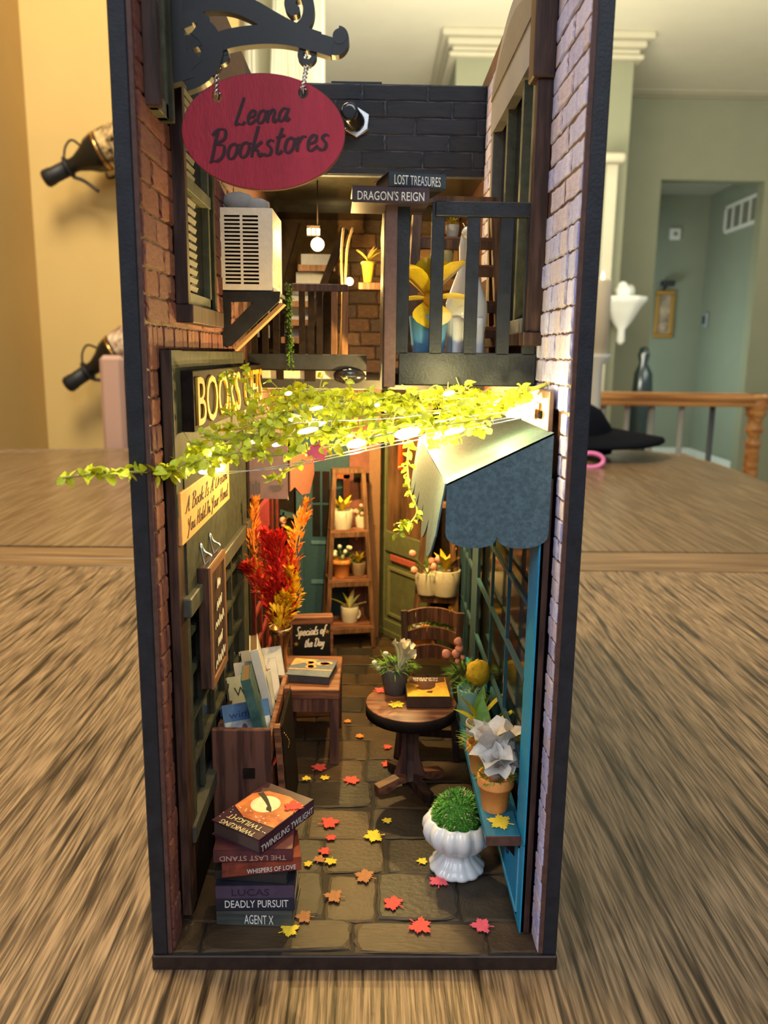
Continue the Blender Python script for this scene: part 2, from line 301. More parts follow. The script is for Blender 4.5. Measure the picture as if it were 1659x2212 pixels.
# ------------------------------------------------------------------ the room
Y0 = MATS
WY = M('yellow_wall_paint', (.66, .46, .17), .8, .04, .05); WYD = M('yellow_wall_paint_shaded', (.60, .39, .13), .8, .04, .05)  # second yellow is the same paint, the side wall's shade put into it
WG = M('sage_green_wall', (.23, .23, .148), .8, .04, .05); WGH = M('sea_green_hall_wall', (.23, .25, .185), .8, .04, .05)
WC = M('cream_ceiling_paint', (.66, .61, .47), .85, .03, .05); WT = M('cream_trim_paint', (.46, .42, .30), .6, .04, .1); WTW = M('white_trim_paint', (.66, .66, .60), .6, .04, .1)
CARP = M('beige_carpet', (.42, .36, .28), .95, .2, 2); CURT = M('pale_curtain_cloth', (.62, .58, .42), .8, .15, .3, streak=(2, 1, .1))
FZ = -72
MB().box(-400, 700, -200, 900, FZ-2, FZ).build('floor', CARP, kind='structure')
CZ = 178
MB().box(-400, 700, 150, 900, CZ, CZ+3).build('ceiling', WC, kind='structure')
yw = 152; cx = PY(yw, 105, 960).x; ex = PY(yw, 516, 60).x
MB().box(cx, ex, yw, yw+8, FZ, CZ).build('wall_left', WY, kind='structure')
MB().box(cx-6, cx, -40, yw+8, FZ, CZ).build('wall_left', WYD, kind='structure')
bx = MB().box(ex, 95, 560, 566, FZ, CZ); bx.build('wall_back', WT, kind='structure')
# pale curtains and column seen above the red sign
cu = thing('window_curtain', 'pale cream curtain panels hanging beyond the yellow wall, above the red oval sign', 'curtain', (0,0,0))
for i, (a, b) in enumerate([(514, 556), (560, 600), (622, 662), (664, 700)]):
    xa, xb = PY(330, a, 60).x, PY(330, b, 60).x; m = MB(); n = 14; vs = []
    for k in range(n+1):
        xx = xa+(xb-xa)*k/n; yy = 330+2.2*math.sin(k*2.2+i); vs += [(xx, yy, 40), (xx+(6 if i == 1 else 0), yy, CZ-4)]
    m.add(vs, [(2*k, 2*k+2, 2*k+3, 2*k+1) for k in range(n)], sm=True); m.build('curtain_panel', CURT, cu)
MB().box(PY(330, 690, 60).x, PY(330, 700, 60).x, 331, 334, FZ, CZ).build('trim_1', WT, kind='structure')
MB().box(PY(345, 505, 60).x, PY(345, 700, 60).x, 345, 350, FZ, CZ).build('wall_back', M('pale_wall', (.58, .54, .36), .8, .04, .05), kind='structure')
# green chimney block with crown moulding
by = 430; x0 = PY(by, 985, 150).x; x1 = PY(by, 1352, 400).x
def crown(name, x0, x1, y0, y1, zt, d=10, h=22, mat=WT):
    m = MB()
    for k, (o, z0, z1) in enumerate([(d, zt-h*.28, zt), (d*.62, zt-h*.55, zt-h*.28), (d*.3, zt-h*.8, zt-h*.55), (d*.5, zt-h, zt-h*.8)]):
        m.box(x0-o, x1+o, y0-o, y1, z0, z1)
    return m.build(name, mat, bevel=.6, kind='structure')
MB().box(x0, x1, by, 640, FZ, CZ).build('wall_right', WG, kind='structure')
zc = PY(by, 1020, 20).z; crown('trim_2', x0, x1, by, 600, min(CZ, zc), 8, max(12, min(CZ, zc)-PY(by, 1020, 102).z))
# far green wall with the hall opening
gy = 520; ox = PY(gy, 1428, 400).x; ox2 = PY(gy, 1662, 500).x; oz = PY(gy, 1428, 388).z
MB().box(x1-5, ox, gy, gy+10, FZ, CZ).build('wall_back', WG, kind='structure')
MB().box(ox, 700, gy, gy+10, oz, CZ).build('wall_back', WG, kind='structure')
MB().box(ox2-6, 700, gy, gy+10, FZ, oz).build('wall_back', WG, kind='structure')
za, zb = PY(gy, 1500, 152).z, PY(gy, 1500, 214).z; crown('trim_3', x1-5, 700, gy, gy+4, min(za, CZ), 9, min(za, CZ)-zb)
hy = 640; hx = PY(hy, 1512, 700).x
MB().box(ox-30, hx, hy, hy+6, FZ, oz+20).build('wall_back', WGH, kind='structure')
m = MB(); m.prism([(hx, hy), (ox2+6, gy+8), (ox2+10, gy+8), (hx, hy+6)], (0, 0, FZ), (1, 0, 0), (0, 1, 0), oz+20-FZ); m.build('wall_right', WGH, kind='structure')
MB().box(ox-30, 700, gy+10, hy+10, oz+14, oz+20).build('ceiling', M('hall_ceiling', (.42, .40, .33), .85, .03, .05), kind='structure')
m = MB(); dd = Vector((ox2+6-hx, gy+8-hy, 0)); m.prism([(hx-1.2, hy), (ox2+4, gy+7), (ox2+4, gy+9), (hx, hy)], (0, 0, FZ), (1, 0, 0), (0, 1, 0), 15); m.build('baseboard_right', WTW, kind='structure')
MB().box(ox-30, hx, hy-1.5, hy, FZ, FZ+15).build('baseboard_back', WTW, kind='structure')
MB().box(PY(415, 1302, 500).x, PY(415, 1326, 500).x, 415, 422, FZ, PY(415, 1300, 345).z).build('trim_4', WT, kind='structure')
MB().box(PY(410, 1290, 500).x, PY(410, 1350, 350).x, 408, 424, PY(410, 1300, 350).z, PY(410, 1300, 330).z).build('trim_5', WT, bevel=1, kind='structure')
# things on the hall walls
def on_hall(px, py):   # on the slanting hall wall
    d = RR*((px-829.5)/FPX)-UU*((py-1106)/FPX)+FF; a = Vector((hx, hy, 0)); e = dd.normalized(); nrm = Vector((e.y, -e.x, 0)); t = (a-CAM).dot(nrm)/d.dot(nrm); return CAM+d*t
e = dd.normalized(); nr = Vector((e.y, -e.x, 0)); nr = nr if nr.y < 0 else -nr
pv = on_hall(1565, 507); v2 = on_hall(1640, 470); wv = (v2-pv).xy.length; vv = thing('wall_vent', 'white rectangular air vent grille high on the green hall wall', 'vent', pv, (0, 0, math.atan2(e.y, e.x)))
m = MB(); hh = 20; m.box(0, wv, -1.5, 0, 0, 2.5).box(0, wv, -1.5, 0, hh-2.5, hh).box(0, 2.5, -1.5, 0, 0, hh).box(wv-2.5, wv, -1.5, 0, 0, hh); m.build('vent_frame', WTW, vv)
for k in range(1, 4): MB().box(wv*k/4-.7, wv*k/4+.7, -1.3, 0, 2, hh-2).build('divider', WTW, vv)
m = MB()
for k in range(16): m.obox((wv/2, -.5, 3+k*.95), (wv-4, .5, .25), (.5, 0, 0))
m.build('louvre', GREY, vv, kind='stuff')
p = on_hall(1527, 692); th_ = thing('thermostat', 'small dark thermostat on the green hall wall', 'thermostat', p, (0, 0, math.atan2(e.y, e.x)))
MB().box(-4.5, 4.5, -2.5, 0, -6, 6).build('body', flat('thermostat_grey', (.25, .27, .27)), th_, bevel=.8); MB().box(-2.6, 2.6, -2.8, -2.4, -3, 3.5).build('display', flat('thermostat_dark', (.02, .03, .04), .2), th_)
p = PY(hy, 1457, 506); sm_ = thing('smoke_detector', 'small square white detector on the dark green hall wall', 'detector', p)
MB().box(-4.5, 4.5, -2.5, 0, -4.5, 4.5).build('body', WTW, sm_, bevel=.8); MB().box(-1.5, 1.5, -3, -2.4, -1.5, 1.5).build('button', GREY, sm_, bevel=.3)
a, b = PY(hy, 1408, 730), PY(hy, 1458, 628); pf = thing('framed_painting', 'small gold-framed dark painting with a lamp bar on the hall wall', 'painting', (a.x, hy, a.z)); ww, hh = b.x-a.x, b.z-a.z
m = MB(); m.box(0, ww, -3, 0, 0, 3.5).box(0, ww, -3, 0, hh-3.5, hh).box(0, 3.5, -3, 0, 3.5, hh-3.5).box(ww-3.5, ww, -3, 0, 3.5, hh-3.5); m.build('gilt_frame', flat('gilt', (.42, .22, .05), .4, metal=.4), pf, bevel=.6)
MB().box(3, ww-3, -1.5, 0, 3, hh-3).build('canvas', M('brown_canvas_paint', (.10, .05, .025), .5, .9, .12, col2=(.35, .26, .18)), pf)
m = MB(); m.tube([(ww*.4, 0, hh), (ww*.4, -5, hh+4), (ww*.4, -7, hh+5)], .8).box(ww*.15, ww*.75, -10, -4, hh+3, hh+7); m.build('picture_light', flat('black_metal', (.02, .02, .02), .4), pf)
# wooden railing
ry = 250; ra, rb = PY(ry, 1200, 858), PY(ry, 1668, 868); rl = thing('stair_railing', 'honey-coloured wooden handrail with grey spindles and a turned newel post beyond the table', 'railing', (ra.x, ry, 0))
m = MB(); L_ = rb.x-ra.x+8; z0 = ra.z; m.box(0, L_, -3, 3, z0-2.4, z0-.4).box(0, L_, -3.6, 3.6, z0-.4, z0+1.3).box(0, L_, -2.6, 2.6, z0+1.3, z0+2); m.build('handrail', W_RAIL, rl, bevel=.5)
nx = PY(ry, 1632, 900).x-ra.x
prof = [(3.4, z0+2), (3.6, z0-2.6), (3.2, z0-4), (3.5, z0-5), (2.4, z0-6), (2.2, z0-8), (2.9, z0-9.5), (2.9, z0-10.5), (2.0, z0-12), (1.9, z0-13.5), (2.7, z0-14.5), (2.3, z0-16), (2.5, z0-26), (3.1, z0-48), (3.3, FZ+22), (4, FZ+20), (4, FZ)]
m = MB(); m.lathe(list(reversed(prof)), (nx, 0, 0), 24); m.build('newel_post', W_RAIL, rl)
for i, px in enumerate([1300, 1352, 1405, 1469, 1535]):
    m = MB(); xx = PY(ry, px, 930).x-ra.x; m.tube([(xx, 0, FZ), (xx, 0, z0-2)], 1.0, 8); m.build('spindle', flat('dark_spindle', (.06, .07, .08), .4) if i == 4 else flat('grey_spindle', (.32, .31, .27), .4), rl)
# candle on a white stand, sconce bracket, dark statue bottle, tan footstool
cyy = 205; a, b = PY(cyy, 1272, 765), PY(cyy, 1322, 605); cd = thing('pillar_candle', 'lit white pillar candle on a tall pale stand behind the case', 'candle', ((a.x+b.x)/2, cyy, 0)); rr_ = (b.x-a.x)/2
m = MB(); m.lathe([(rr_, a.z), (rr_, b.z-.6), (rr_*.93, b.z), (rr_*.6, b.z-.8), (0.05, b.z-.9)], (0,0,0), 28); m.build('wax_body', flat('candle_wax', (.70, .62, .46), .5, sss=.5), cd)
m = MB(); m.tube([(0, 0, b.z-1), (0, 0, b.z+.5)], .12); m.build('wick', INKB, cd)
m = MB(); m.lathe([(.05, b.z-.2), (.45, b.z+.4), (.35, b.z+1.2), (.03, b.z+2.4)], (0,0,0), 12); m.build('flame', flat('flame', (1, .8, .3), .5, var=0, em=(1, .7, .25), ems=9), cd)
m = MB(); m.lathe([(6, FZ), (6, FZ+2), (1.6, FZ+4), (1.5, a.z-3), (3.4, a.z-1), (3.6, a.z)], (0,0,0), 20); m.build('stand', WTW, cd)
cs = PY(426, 1338, 680); sc_ = thing('wall_bracket', 'small white scalloped wall bracket shelf beside the candle', 'bracket', (cs.x, 430, cs.z))
m = MB(); m.lathe([(1, -16), (2.2, -14), (2, -8), (5, -4), (9, 3), (10.5, 5), (12, 7), (12, 9)], (0, -9, 0), 24, fn=lambda a, z: 1+.05*math.sin(a*9)); m.build('corbel', WTW, sc_)
m = MB(); m.tube([(-4, -12, 10.5), (4, -9, 12.5)], 3.2, 14); m.ball((-1, -10, 14), 3); m.build('ornament', WTW, sc_)
st = PY(440, 1385, 850); b_ = thing('tall_statue', 'tall dark glossy carved statue standing beyond the railing', 'statue', (st.x, 440, FZ)); k = (PY(440, 1385, 748).z-FZ)
m = MB(); m.lathe([(6, 0), (6, 4), (4, 8), (4.6, k*.4), (5, k*.55), (5.6, k*.72), (4.8, k*.84), (2.2, k*.9), (3.2, k*.95), (2.2, k*.99), (.3, k)], (0,0,0), 18, fn=lambda a, z: 1+.12*math.sin(3*a+z*.12)); m.build('figure', flat('dark_glossy_carving', (.02, .035, .035), .2, spec=.7), b_)
f_ = PY(480, 1430, 950); fs_ = thing('footstool', 'reddish tan padded footstool on the floor beyond the table', 'stool', (f_.x, 470, FZ))
MB().box(-17, 17, -12, 12, 8, 29).build('cushion', flat('tan_leather', (.36, .17, .10), .6, var=.2), fs_, bevel=3); [MB().box(sx-1.5, sx+1.5, sy-1.5, sy+1.5, 0, 8).build('leg', W_BRN, fs_) for sx in (-14, 14) for sy in (-9, 9)]
# ------------------------------------------------------------------ table
tb = thing('dining_table', 'large brown oak table top with visible grain, under the book nook', 'table', (0,0,0))
MB().box(-61, 75, -45, 39.6, -3, 0).build('near_top', W_TAB, tb, bevel=.12)
MB().box(-61, 75, 39.7, 42.0, -3, 0).build('cross_strip', W_TABX, tb, bevel=.12); MB().box(-61, 75, 42.1, 45.6, -3, 0).build('cross_strip', W_TABX, tb, bevel=.12)
poly = [(-61, 45.7), (76, 45.7), (75, 62), (60, 78), (52, 84), (57, 100)]
far = [tuple(PZ(0, *q).xy) for q in ((1700, 1062), (1659, 1044), (1600, 1020), (1540, 1000), (1480, 985), (1400, 975), (1300, 968))]
poly = [(-61, 45.7), (75, 45.7), (75, 70)]+far+[(20, 120), (-38, 112), (-61, 106)]
m = MB(); m.prism(poly, (0, 0, -3), (1, 0, 0), (0, 1, 0), 3); m.build('far_top', W_FAR, tb, bevel=.1)
m = MB(); m.prism([(-61, 106), (-38, 112), (-38, 117), (-61, 111.5)], (0, 0, -3.4), (1, 0, 0), (0, 1, 0), 3.1); m.build('edge_moulding', W_TABX, tb, bevel=.1)
for x, y in ((-55, -30), (60, -30), (-55, 85), (35, 100)): MB().box(x-4, x+4, y-4, y+4, FZ, -3).build('leg', W_TABX, tb)
# black cap and pink ring on the table
c0 = PZ(0, 1298, 995); cp_ = thing('baseball_cap', 'black cap lying on the far end of the table, its brim pointing right', 'cap', (c0.x, c0.y+4, 0), (0, 0, -.1))
m = MB(); vs = []; n = 24
for r_, z in [(8.2, 0.6), (8.4, 2.5), (7.8, 5), (6.2, 7.4), (3.6, 8.8), (.4, 9.3)]:
    vs.append((r_, z))
m.lathe(vs, (-5, 3, 0), 24); m.build('crown', flat('black_cap_cloth', (.006, .007, .011), .95, spec=.05), cp_)
m = MB(); N = 12; vs = []
for i in range(N+1):
    a = -1.35+2.7*i/N
    for j in range(5):
        r_ = 7.6+j*2.0*(.35+.65*math.cos(a)); vs.append((-5+r_*math.cos(a)*1.05, 3+r_*math.sin(a), 4.6-j*.35-.8*abs(math.sin(a))+(.0)))
m.add(vs, [(i*5+j, (i+1)*5+j, (i+1)*5+j+1, i*5+j+1) for i in range(N) for j in range(4)], sm=True)
b_ = m.build('brim', flat('black_cap_cloth', (.006, .007, .011), .95, spec=.05), cp_); b_.modifiers.new('t', 'SOLIDIFY').thickness = .004
pr = PZ(0, 1282, 1010); rg = thing('hair_tie', 'bright pink ring lying on its side under the black cap brim', 'ring', (pr.x-.5, pr.y, 1.05), (0, 0, 0))
m = MB(); m.tube([(1.9*math.cos(t), .35*math.sin(t), 1.0*math.sin(t)) for t in [2*PI*i/28 for i in range(29)]], .32, 10, cap=False); m.build('band', flat('pink_band', (.85, .22, .50), .35), rg)
# wine bottles on the yellow wall, chair back
def bottle(name, label, px0, py0, px1, py1, foil, labcol, seed):
    a, b = PY(yw-7, px0, py0), PY(yw-7, px1, py1); d = (b-a); d.normalize(); ang = math.atan2(d.z, d.x)
    t = thing(name, label, 'wine bottle', a, (0, -ang, 0)); R = 3.7; ln = 30
    def lx(prof, nm, mat, n=28):
        m = MB(); vs = []
        for (r, x) in prof:
            for j in range(n): q = 2*PI*j/n; vs.append((x, r*math.cos(q), r*math.sin(q)))
        N = len(prof); m.add(vs, [(i*n+j, i*n+(j+1)%n, (i+1)*n+(j+1)%n, (i+1)*n+j) for i in range(N-1) for j in range(n)]+[tuple(range(n)), tuple(range((N-1)*n, N*n))], 0, True); return m.build(nm, mat, t)
    lx([(1.45, 0), (1.6, .3), (1.6, 1.5), (1.4, 1.9), (1.4, 6.5), (1.5, 7), (2.3, 8.8), (3.3, 10.4), (R, 12), (R, ln-1), (R*.8, ln)], 'glass_body', flat('black_bottle_glass', (.010, .010, .009), .12, spec=.5, var=0))
    lx([(1.55, .2), (1.68, .4), (1.62, 1.6), (1.5, 2), (1.5, 5.5)], 'foil_cap', flat('matt_black_foil', (.015, .015, .017), .5))
    lx([(R+.03, 13), (R+.05, 13.1), (R+.05, 19.5), (R+.03, 19.6)], 'label', labcol); lx([(3.68, 12.0), (R+.04, 12.2), (R+.05, 12.6)], 'neck_band', BRASS)
    m = MB(); rg_ = [(5.2, 1.9*math.cos(q), 1.9*math.sin(q)) for q in [2*PI*i/20 for i in range(21)]]; m.tube(rg_, .28, 8, cap=False)
    m.tube([(5.2, 0, -1.9), (6.6, .5, -3.2), (8.2, .5, -6.0)], .33, 8, k=5); m.tube([(5.2, 0, 1.9), (6.5, 0, 3.6), (8, 1, 4.4), (8.6, 4, 3)], .22, 8, k=5); m.tube([(10, 6, -2), (11, 3.6, -3.9), (17, 3.6, -4)], .3, 8, k=4); m.build('wire_holder', flat('black_iron', (.012, .012, .012), .5), t)
    return t
bottle('wine_bottle', 'upper dark wine bottle with gold foil label tilted in a black wall holder', 97, 388, 262, 305, 0, M('gold_black_label', (.02, .016, .012), .2, .6, .5, col2=(.62, .45, .22), metal=.3, contrast=.25), 1)
bottle('wine_bottle', 'lower wine bottle with red and gold label tilted on the yellow wall', 145, 833, 290, 735, 0, M('red_gold_label', (.30, .01, .01), .2, .5, .45, col2=(.72, .60, .42), metal=.2, contrast=.3), 2)
a, b = PY(118, 222, 966), PY(118, 282, 768); ch = thing('dining_chair', 'pale pinkish high-backed chair behind the far edge of the table, left of the case', 'chair', (a.x, 118, 0))
MB().box(0, b.x-a.x-1.4, 0, 2, -30, b.z).build('backrest', flat('pinkish_upholstery', (.50, .31, .24), .8), ch, bevel=.7); MB().box(b.x-a.x-1.1, b.x-a.x+.4, 0, 3, FZ, b.z-1.5).build('back_post', W_BRN, ch)
MB().box(0, 28, -36, 2, -30, -24).build('seat', flat('pinkish_upholstery', (.50, .31, .24), .8), ch, bevel=1)
[MB().box(x, x+3, y, y+3, FZ, -30).build('leg', W_BRN, ch) for x in (0, 25) for y in (-35, -1)]
# ------------------------------------------------------------------ the book nook case
FL = .45; TOP = 26.4; BACK = 26.0; LX, RX = -4.73, 4.79
case = thing('book_nook_case', 'narrow tall black wooden book nook case with brick walls and a cobbled alley inside', 'book nook', (0,0,0))
m = MB(); m.box(-5.25, -4.86, 0, BACK+.4, .42, TOP+.6); m.build('side_panel', BLK, case, bevel=.03)
m = MB(); m.box(4.9, 5.25, 0, BACK+.4, .42, TOP+.6); m.build('side_panel', BLK, case, bevel=.03)
MB().box(4.78, 4.9, .02, BACK, .44, TOP+.5).build('inner_edge_strip', EDGE, case, bevel=.01)
MB().box(-4.86, -4.75, .02, BACK, .44, TOP+.5).build('inner_edge_strip', EDGE, case, bevel=.01)
MB().box(-5.27, 5.27, -.06, BACK+.4, 0, .42).build('base_board', M('base_board_wood', (.026, .014, .011), .45, .35, 3, bump=.2, bscale=16), case, bevel=.03)
MB().box(-5.2, 5.2, BACK, BACK+.4, .42, 23.4).build('back_panel', BLK, case)
def unit_bricks(mats, nv=2, j=.035):
    out = []
    for mt in mats:
        for v_ in range(nv):
            N = 5; vs = []
            for lay, (inn, h) in enumerate([(0, 0), (0, .7), (.04, 1)]):
                for k in range(4):
                    for q in range(N):
                        t = q/N; cx_, cy2 = [(t, 0), (1, t), (1-t, 1), (0, 1-t)][k]
                        jx, jy = (random.uniform(-j, j) if lay else 0), (random.uniform(-j*1.6, j*1.6) if lay else 0)
                        x = inn+(1-2*inn)*cx_; y = inn*1.6+(1-3.2*inn)*cy2; vs.append(((x+jx)*S, (y+jy)*S, (h+random.uniform(-.05, .05)*(lay == 2))*S))
            n = 4*N; fs = [(l*n+i, l*n+(i+1) % n, (l+1)*n+(i+1) % n, (l+1)*n+i) for l in range(2) for i in range(n)]+[tuple(range(2*n, 3*n))]
            me = bpy.data.meshes.new('brick'); me.from_pydata(vs, [], fs); me.materials.append(mt); out.append(me)
    return out
def place_brick(me, o, u, v, nrm, L_, H, D, parent, name='brick', rot=0):
    b = bpy.data.objects.new(name, me); COL.objects.link(b); b.parent = parent
    u, v, nrm = Vector(u), Vector(v), Vector(nrm); o = Vector(o)*S
    b.matrix_basis = Matrix(((u.x*L_, v.x*H, nrm.x*D, o.x), (u.y*L_, v.y*H, nrm.y*D, o.y), (u.z*L_, v.z*H, nrm.z*D, o.z), (0, 0, 0, 1))); return b
def brickwork(parent, o, u, v, nrm, a0, a1, rows, ln, mats, D=.09, gap=.05, name='brick', keep=None, seed=1):
    rnd = random.Random(seed); o, u, v = Vector(o), Vector(u), Vector(v); k = 0
    for ri, (z0, z1) in enumerate(rows):
        L0 = ln(z0) if callable(ln) else ln; a = a0-(L0*.5 if ri % 2 else 0)-rnd.uniform(0, .15*L0)
        while a < a1:
            L1 = L0*rnd.uniform(.82, 1.18); s0, s1 = max(a, a0), min(a+L1, a1)
            if s1-s0 > .12 and (keep is None or keep((s0+s1)/2, (z0+z1)/2)):
                place_brick(rnd.choice(mats), o+u*(s0+gap/2)+v*(z0+gap/2), u, v, nrm, s1-s0-gap, z1-z0-gap, D*rnd.uniform(.8, 1.25), parent, name); k += 1
            a += L1
    return k
# left red brick wall
lw = MB().box(-4.85, LX-.04, .05, BACK, FL, TOP).build('left_brick_wall', MORT, case)
ub = unit_bricks(BRK); rows = []; z = 14.6
while z < 26: rows.append((z, z+.6)); z += .6
brickwork(lw, (LX-.06, 0, 0), (0,1,0), (0,0,1), (1,0,0), .06, 12.5, rows[3:], 1.9, ub, seed=3, keep=lambda a, z: z < 24 and not (2.9 < a < 6.3 and 17 < z < 23.6))
brickwork(lw, (LX-.06, 0, 0), (0,1,0), (0,0,1), (1,0,0), .06, 12.5, [(15.8, 16.38)], .48, ub, seed=4)
brickwork(lw, (LX-.06, 0, 0), (0,1,0), (0,0,1), (1,0,0), .06, .85, [(.47+i*.62, .47+(i+1)*.62) for i in range(25)], .8, ub, seed=5)
# right lavender brick wall
rw = MB().box(4.87, RX+.04, .05, BACK, FL, TOP).build('right_brick_wall', SMORT, case)
us = unit_bricks(SHG, 2, .03)
brickwork(rw, (RX+.06, 0, 0), (0,-1,0), (0,0,1), (-1,0,0), -.75, -.03, [(.47+i*.5, .47+(i+1)*.5) for i in range(28)], .8, us, D=.1, gap=.035, seed=6)
brickwork(rw, (RX+.06, 0, 0), (0,-1,0), (0,0,1), (-1,0,0), -4.1, -.03, [(14.5+i*.6, 14.5+(i+1)*.6) for i in range(7)], .62, us, D=.12, gap=.045, seed=7)
brickwork(rw, (RX+.06, 0, 0), (0,-1,0), (0,0,1), (-1,0,0), -16.2, -.03, [(18.7+i*.58, 18.7+(i+1)*.58) for i in range(13)], 1.55, us, D=.09, gap=.05, seed=8, keep=lambda a, z: not (-9.6 < a < -4 and z < 23.6))
# black brick fascia with power socket
FY = 16.3; fz0 = PY(FY, 800, 380).z; fz1 = PY(FY, 800, 181).z
fa = MB().box(LX, RX, FY, FY+.3, fz0, fz1).build('fascia', BJ, case)
ubb = unit_bricks(BBK, 2, .02); hh = (fz1-fz0)/5.5
brickwork(fa, (0, FY+.02, 0), (1,0,0), (0,0,1), (0,-1,0), LX+.02, RX-.02, [(fz1-(i+1)*hh, fz1-i*hh) for i in range(5)]+[(fz0+.02, fz1-5*hh)], 2.3, ubb, D=.07, gap=.055, seed=9)
MB().box(PY(FY, 715, 175).x, PY(FY, 825, 175).x, FY+.1, FY+.6, fz1, fz1+.12).build('top_tab', BLK, case, bevel=.02)
MB().box(LX, RX, FY+.1, 23.4, fz0+.05, fz0+.3).build('upper_ceiling_board', M('satin_black_ceiling', (.030, .028, .022), .22, .3, 2.5, spec=.6), case)
MB().box(LX, RX, 23.45, BACK, fz0-.28, fz0+.1).build('upper_ceiling_board', M('satin_black_ceiling'), case)
c = PY(FY-.1, 768, 265); jk = thing('power_socket', 'round black power jack with a silver hexagonal nut on the black brick fascia', 'socket', c)
m = MB(); hx_ = [(.52*math.cos(PI/6+i*PI/3), .52*math.sin(PI/6+i*PI/3)) for i in range(6)]; m.prism(hx_, (.05, 0, 0), (1,0,0), (0,0,1), .12); m.build('hex_nut', SILV, jk, bevel=.03)
m = MB(); vs = [(.4, .1), (.4, -.25), (.36, -.3), (.36, -1.0), (.3, -1.06), (.2, -1.06)]; n = 18; q = []
for r_, y_ in vs:
    for j in range(n): a = 2*PI*j/n; q.append((r_*math.cos(a)+y_*.22*-1*-1, y_, r_*math.sin(a)-y_*.12))
m.add(q, [(i*n+j, i*n+(j+1)%n, (i+1)*n+(j+1)%n, (i+1)*n+j) for i in range(len(vs)-1) for j in range(n)]+[tuple(range((len(vs)-1)*n, len(vs)*n))], 0, True); m.build('barrel', flat('glossy_black', (.008,.008,.010), .12, spec=.9), jk)
# upper back wall with warm bricks, middle floor
MZ = 14.75
bw = MB().box(LX, RX, 25.6, BACK, FL, fz0).build('back_brick_wall', WMORT, case)
uw = unit_bricks(WBK, 2)
brickwork(bw, (0, 25.62, 0), (1,0,0), (0,0,1), (0,-1,0), -1.6, RX, [(MZ+i*.72, MZ+(i+1)*.72) for i in range(11)], 1.35, uw, D=.12, gap=.07, seed=10)
MB().box(LX, RX, 14.1, 25.6, MZ-.35, MZ).build('middle_floor_board', BLKIN, case)
MB().box(.75, 4.64, 3.95, 14.0, MZ+.2, MZ+.5).build('balcony_floor_board', DARK, case)
# cobbled alley floor
fl = MB().box(-4.86, 4.86, -.02, 25.6, .4, .43).build('cobbled_alley_floor', STNJ, case)
rnd = random.Random(5); ust = []
for mt in STN:
    for v_ in range(2):
        N = 6; vs = []
        for lay, (inn, h) in enumerate([(0, 0), (.0, .6), (.035, 1)]):
            for k in range(4):
                for q in range(N):
                    t = q/N; cx_, cy2 = [(t, 0), (1, t), (1-t, 1), (0, 1-t)][k]; rd = .03*math.cos(2*PI*(t-.5))*-1
                    x = inn+(1-2*inn)*cx_; y = inn+(1-2*inn)*cy2; jj = .018 if lay else 0
                    if q == 0 and lay: x = .5+(x-.5)*.94; y = .5+(y-.5)*.94
                    vs.append(((x+rnd.uniform(-jj, jj))*S, (y+rnd.uniform(-jj, jj))*S, h*S))
        n = 4*N; me = bpy.data.meshes.new('paving_stone'); me.from_pydata(vs, [], [(l*n+i, l*n+(i+1)%n, (l+1)*n+(i+1)%n, (l+1)*n+i) for l in range(2) for i in range(n)]+[tuple(range(2*n, 3*n))]); me.materials.append(mt); ust.append(me)
ys = [.02, 1.2, 3.25, 5.0, 6.75, 8.45, 10.1, 11.7, 13.0, 14.3, 15.8, 17.2, 18.4, 19.6, 20.8, 22.0, 23.3, 24.6, 25.6]
for ri in range(len(ys)-1):
    x = -4.84; ho = ys[ri+1]-ys[ri]; wm = 3.2 if ri == 0 else 1.9
    off = rnd.uniform(.6, 1.6)
    while x < 4.8:
        L1 = (off if x < -4.8 else wm*rnd.uniform(.75, 1.3)); x1 = min(4.84, x+L1)
        if 4.84-x1 < .6: x1 = 4.84
        sk = rnd.uniform(-.07, .07); b = place_brick(rnd.choice(ust), (x+.035, ys[ri]+.035+rnd.uniform(-.05, .05)*(ri > 0), .425), Vector((1, sk, 0)), Vector((rnd.uniform(-.05, .05), 1, 0)), (0,0,1), x1-x-.07, ho-.07, rnd.uniform(.05, .075), fl, 'paving_stone')
        x = x1
FT = .505
# ------------------------------------------------------------------ left bookshop front
ls = thing('bookshop_front', 'dark grey-green bookshop front on the left wall with a multi-pane window', 'shopfront', (0,0,0))
SX = -4.42; z1 = PX(SX, 400, 757).z; z0 = .9
m = MB(); m.box(-4.66, SX, .85, 1.55, z0, z1); m.build('front_pilaster', [W_BRN], ls, bevel=.02)
m = MB(); m.box(-4.66, SX, 1.56, 11.6, 13.0, z1); m.build('fascia_board', TRIM, ls, bevel=.02)
MB().box(-4.66, SX+.02, .86, 1.9, z1-4.0, z1+.0).build('fascia_end', TRIM, ls)
MB().box(-4.66, SX, 11.1, 11.6, FT+.01, 13).build('rear_pilaster', TRIM, ls, bevel=.02)
MB().box(-4.66, SX+.05, 1.56, 11.1, 9.6, 12.95).build('sign_backing', TRIM, ls)
a = PX(SX, 400, 1195).z
ZT = 9.65
MB().box(-4.66, -4.22, 1.2, 11.4, ZT-.5, ZT).build('window_head_moulding', M('moulding_grey', (.062, .060, .048), .6, .3, 2.5, bump=.2, bscale=18), ls, bevel=.03)
MB().box(-4.67, -4.62, 1.6, 11, FT+.01, ZT).build('glass', GLS, ls)
for a_ in (1.56, 10.35): MB().box(-4.62, -4.42, a_, a_+.35+(a_ > 5)*.4, 3.2, ZT-.5).build('window_stile', TRIM, ls)
for y in (3.4, 5.1, 6.8, 8.5): MB().box(-4.62, -4.5, y-.09, y+.09, 3.3, ZT-.5).build('mullion', TRIM, ls)
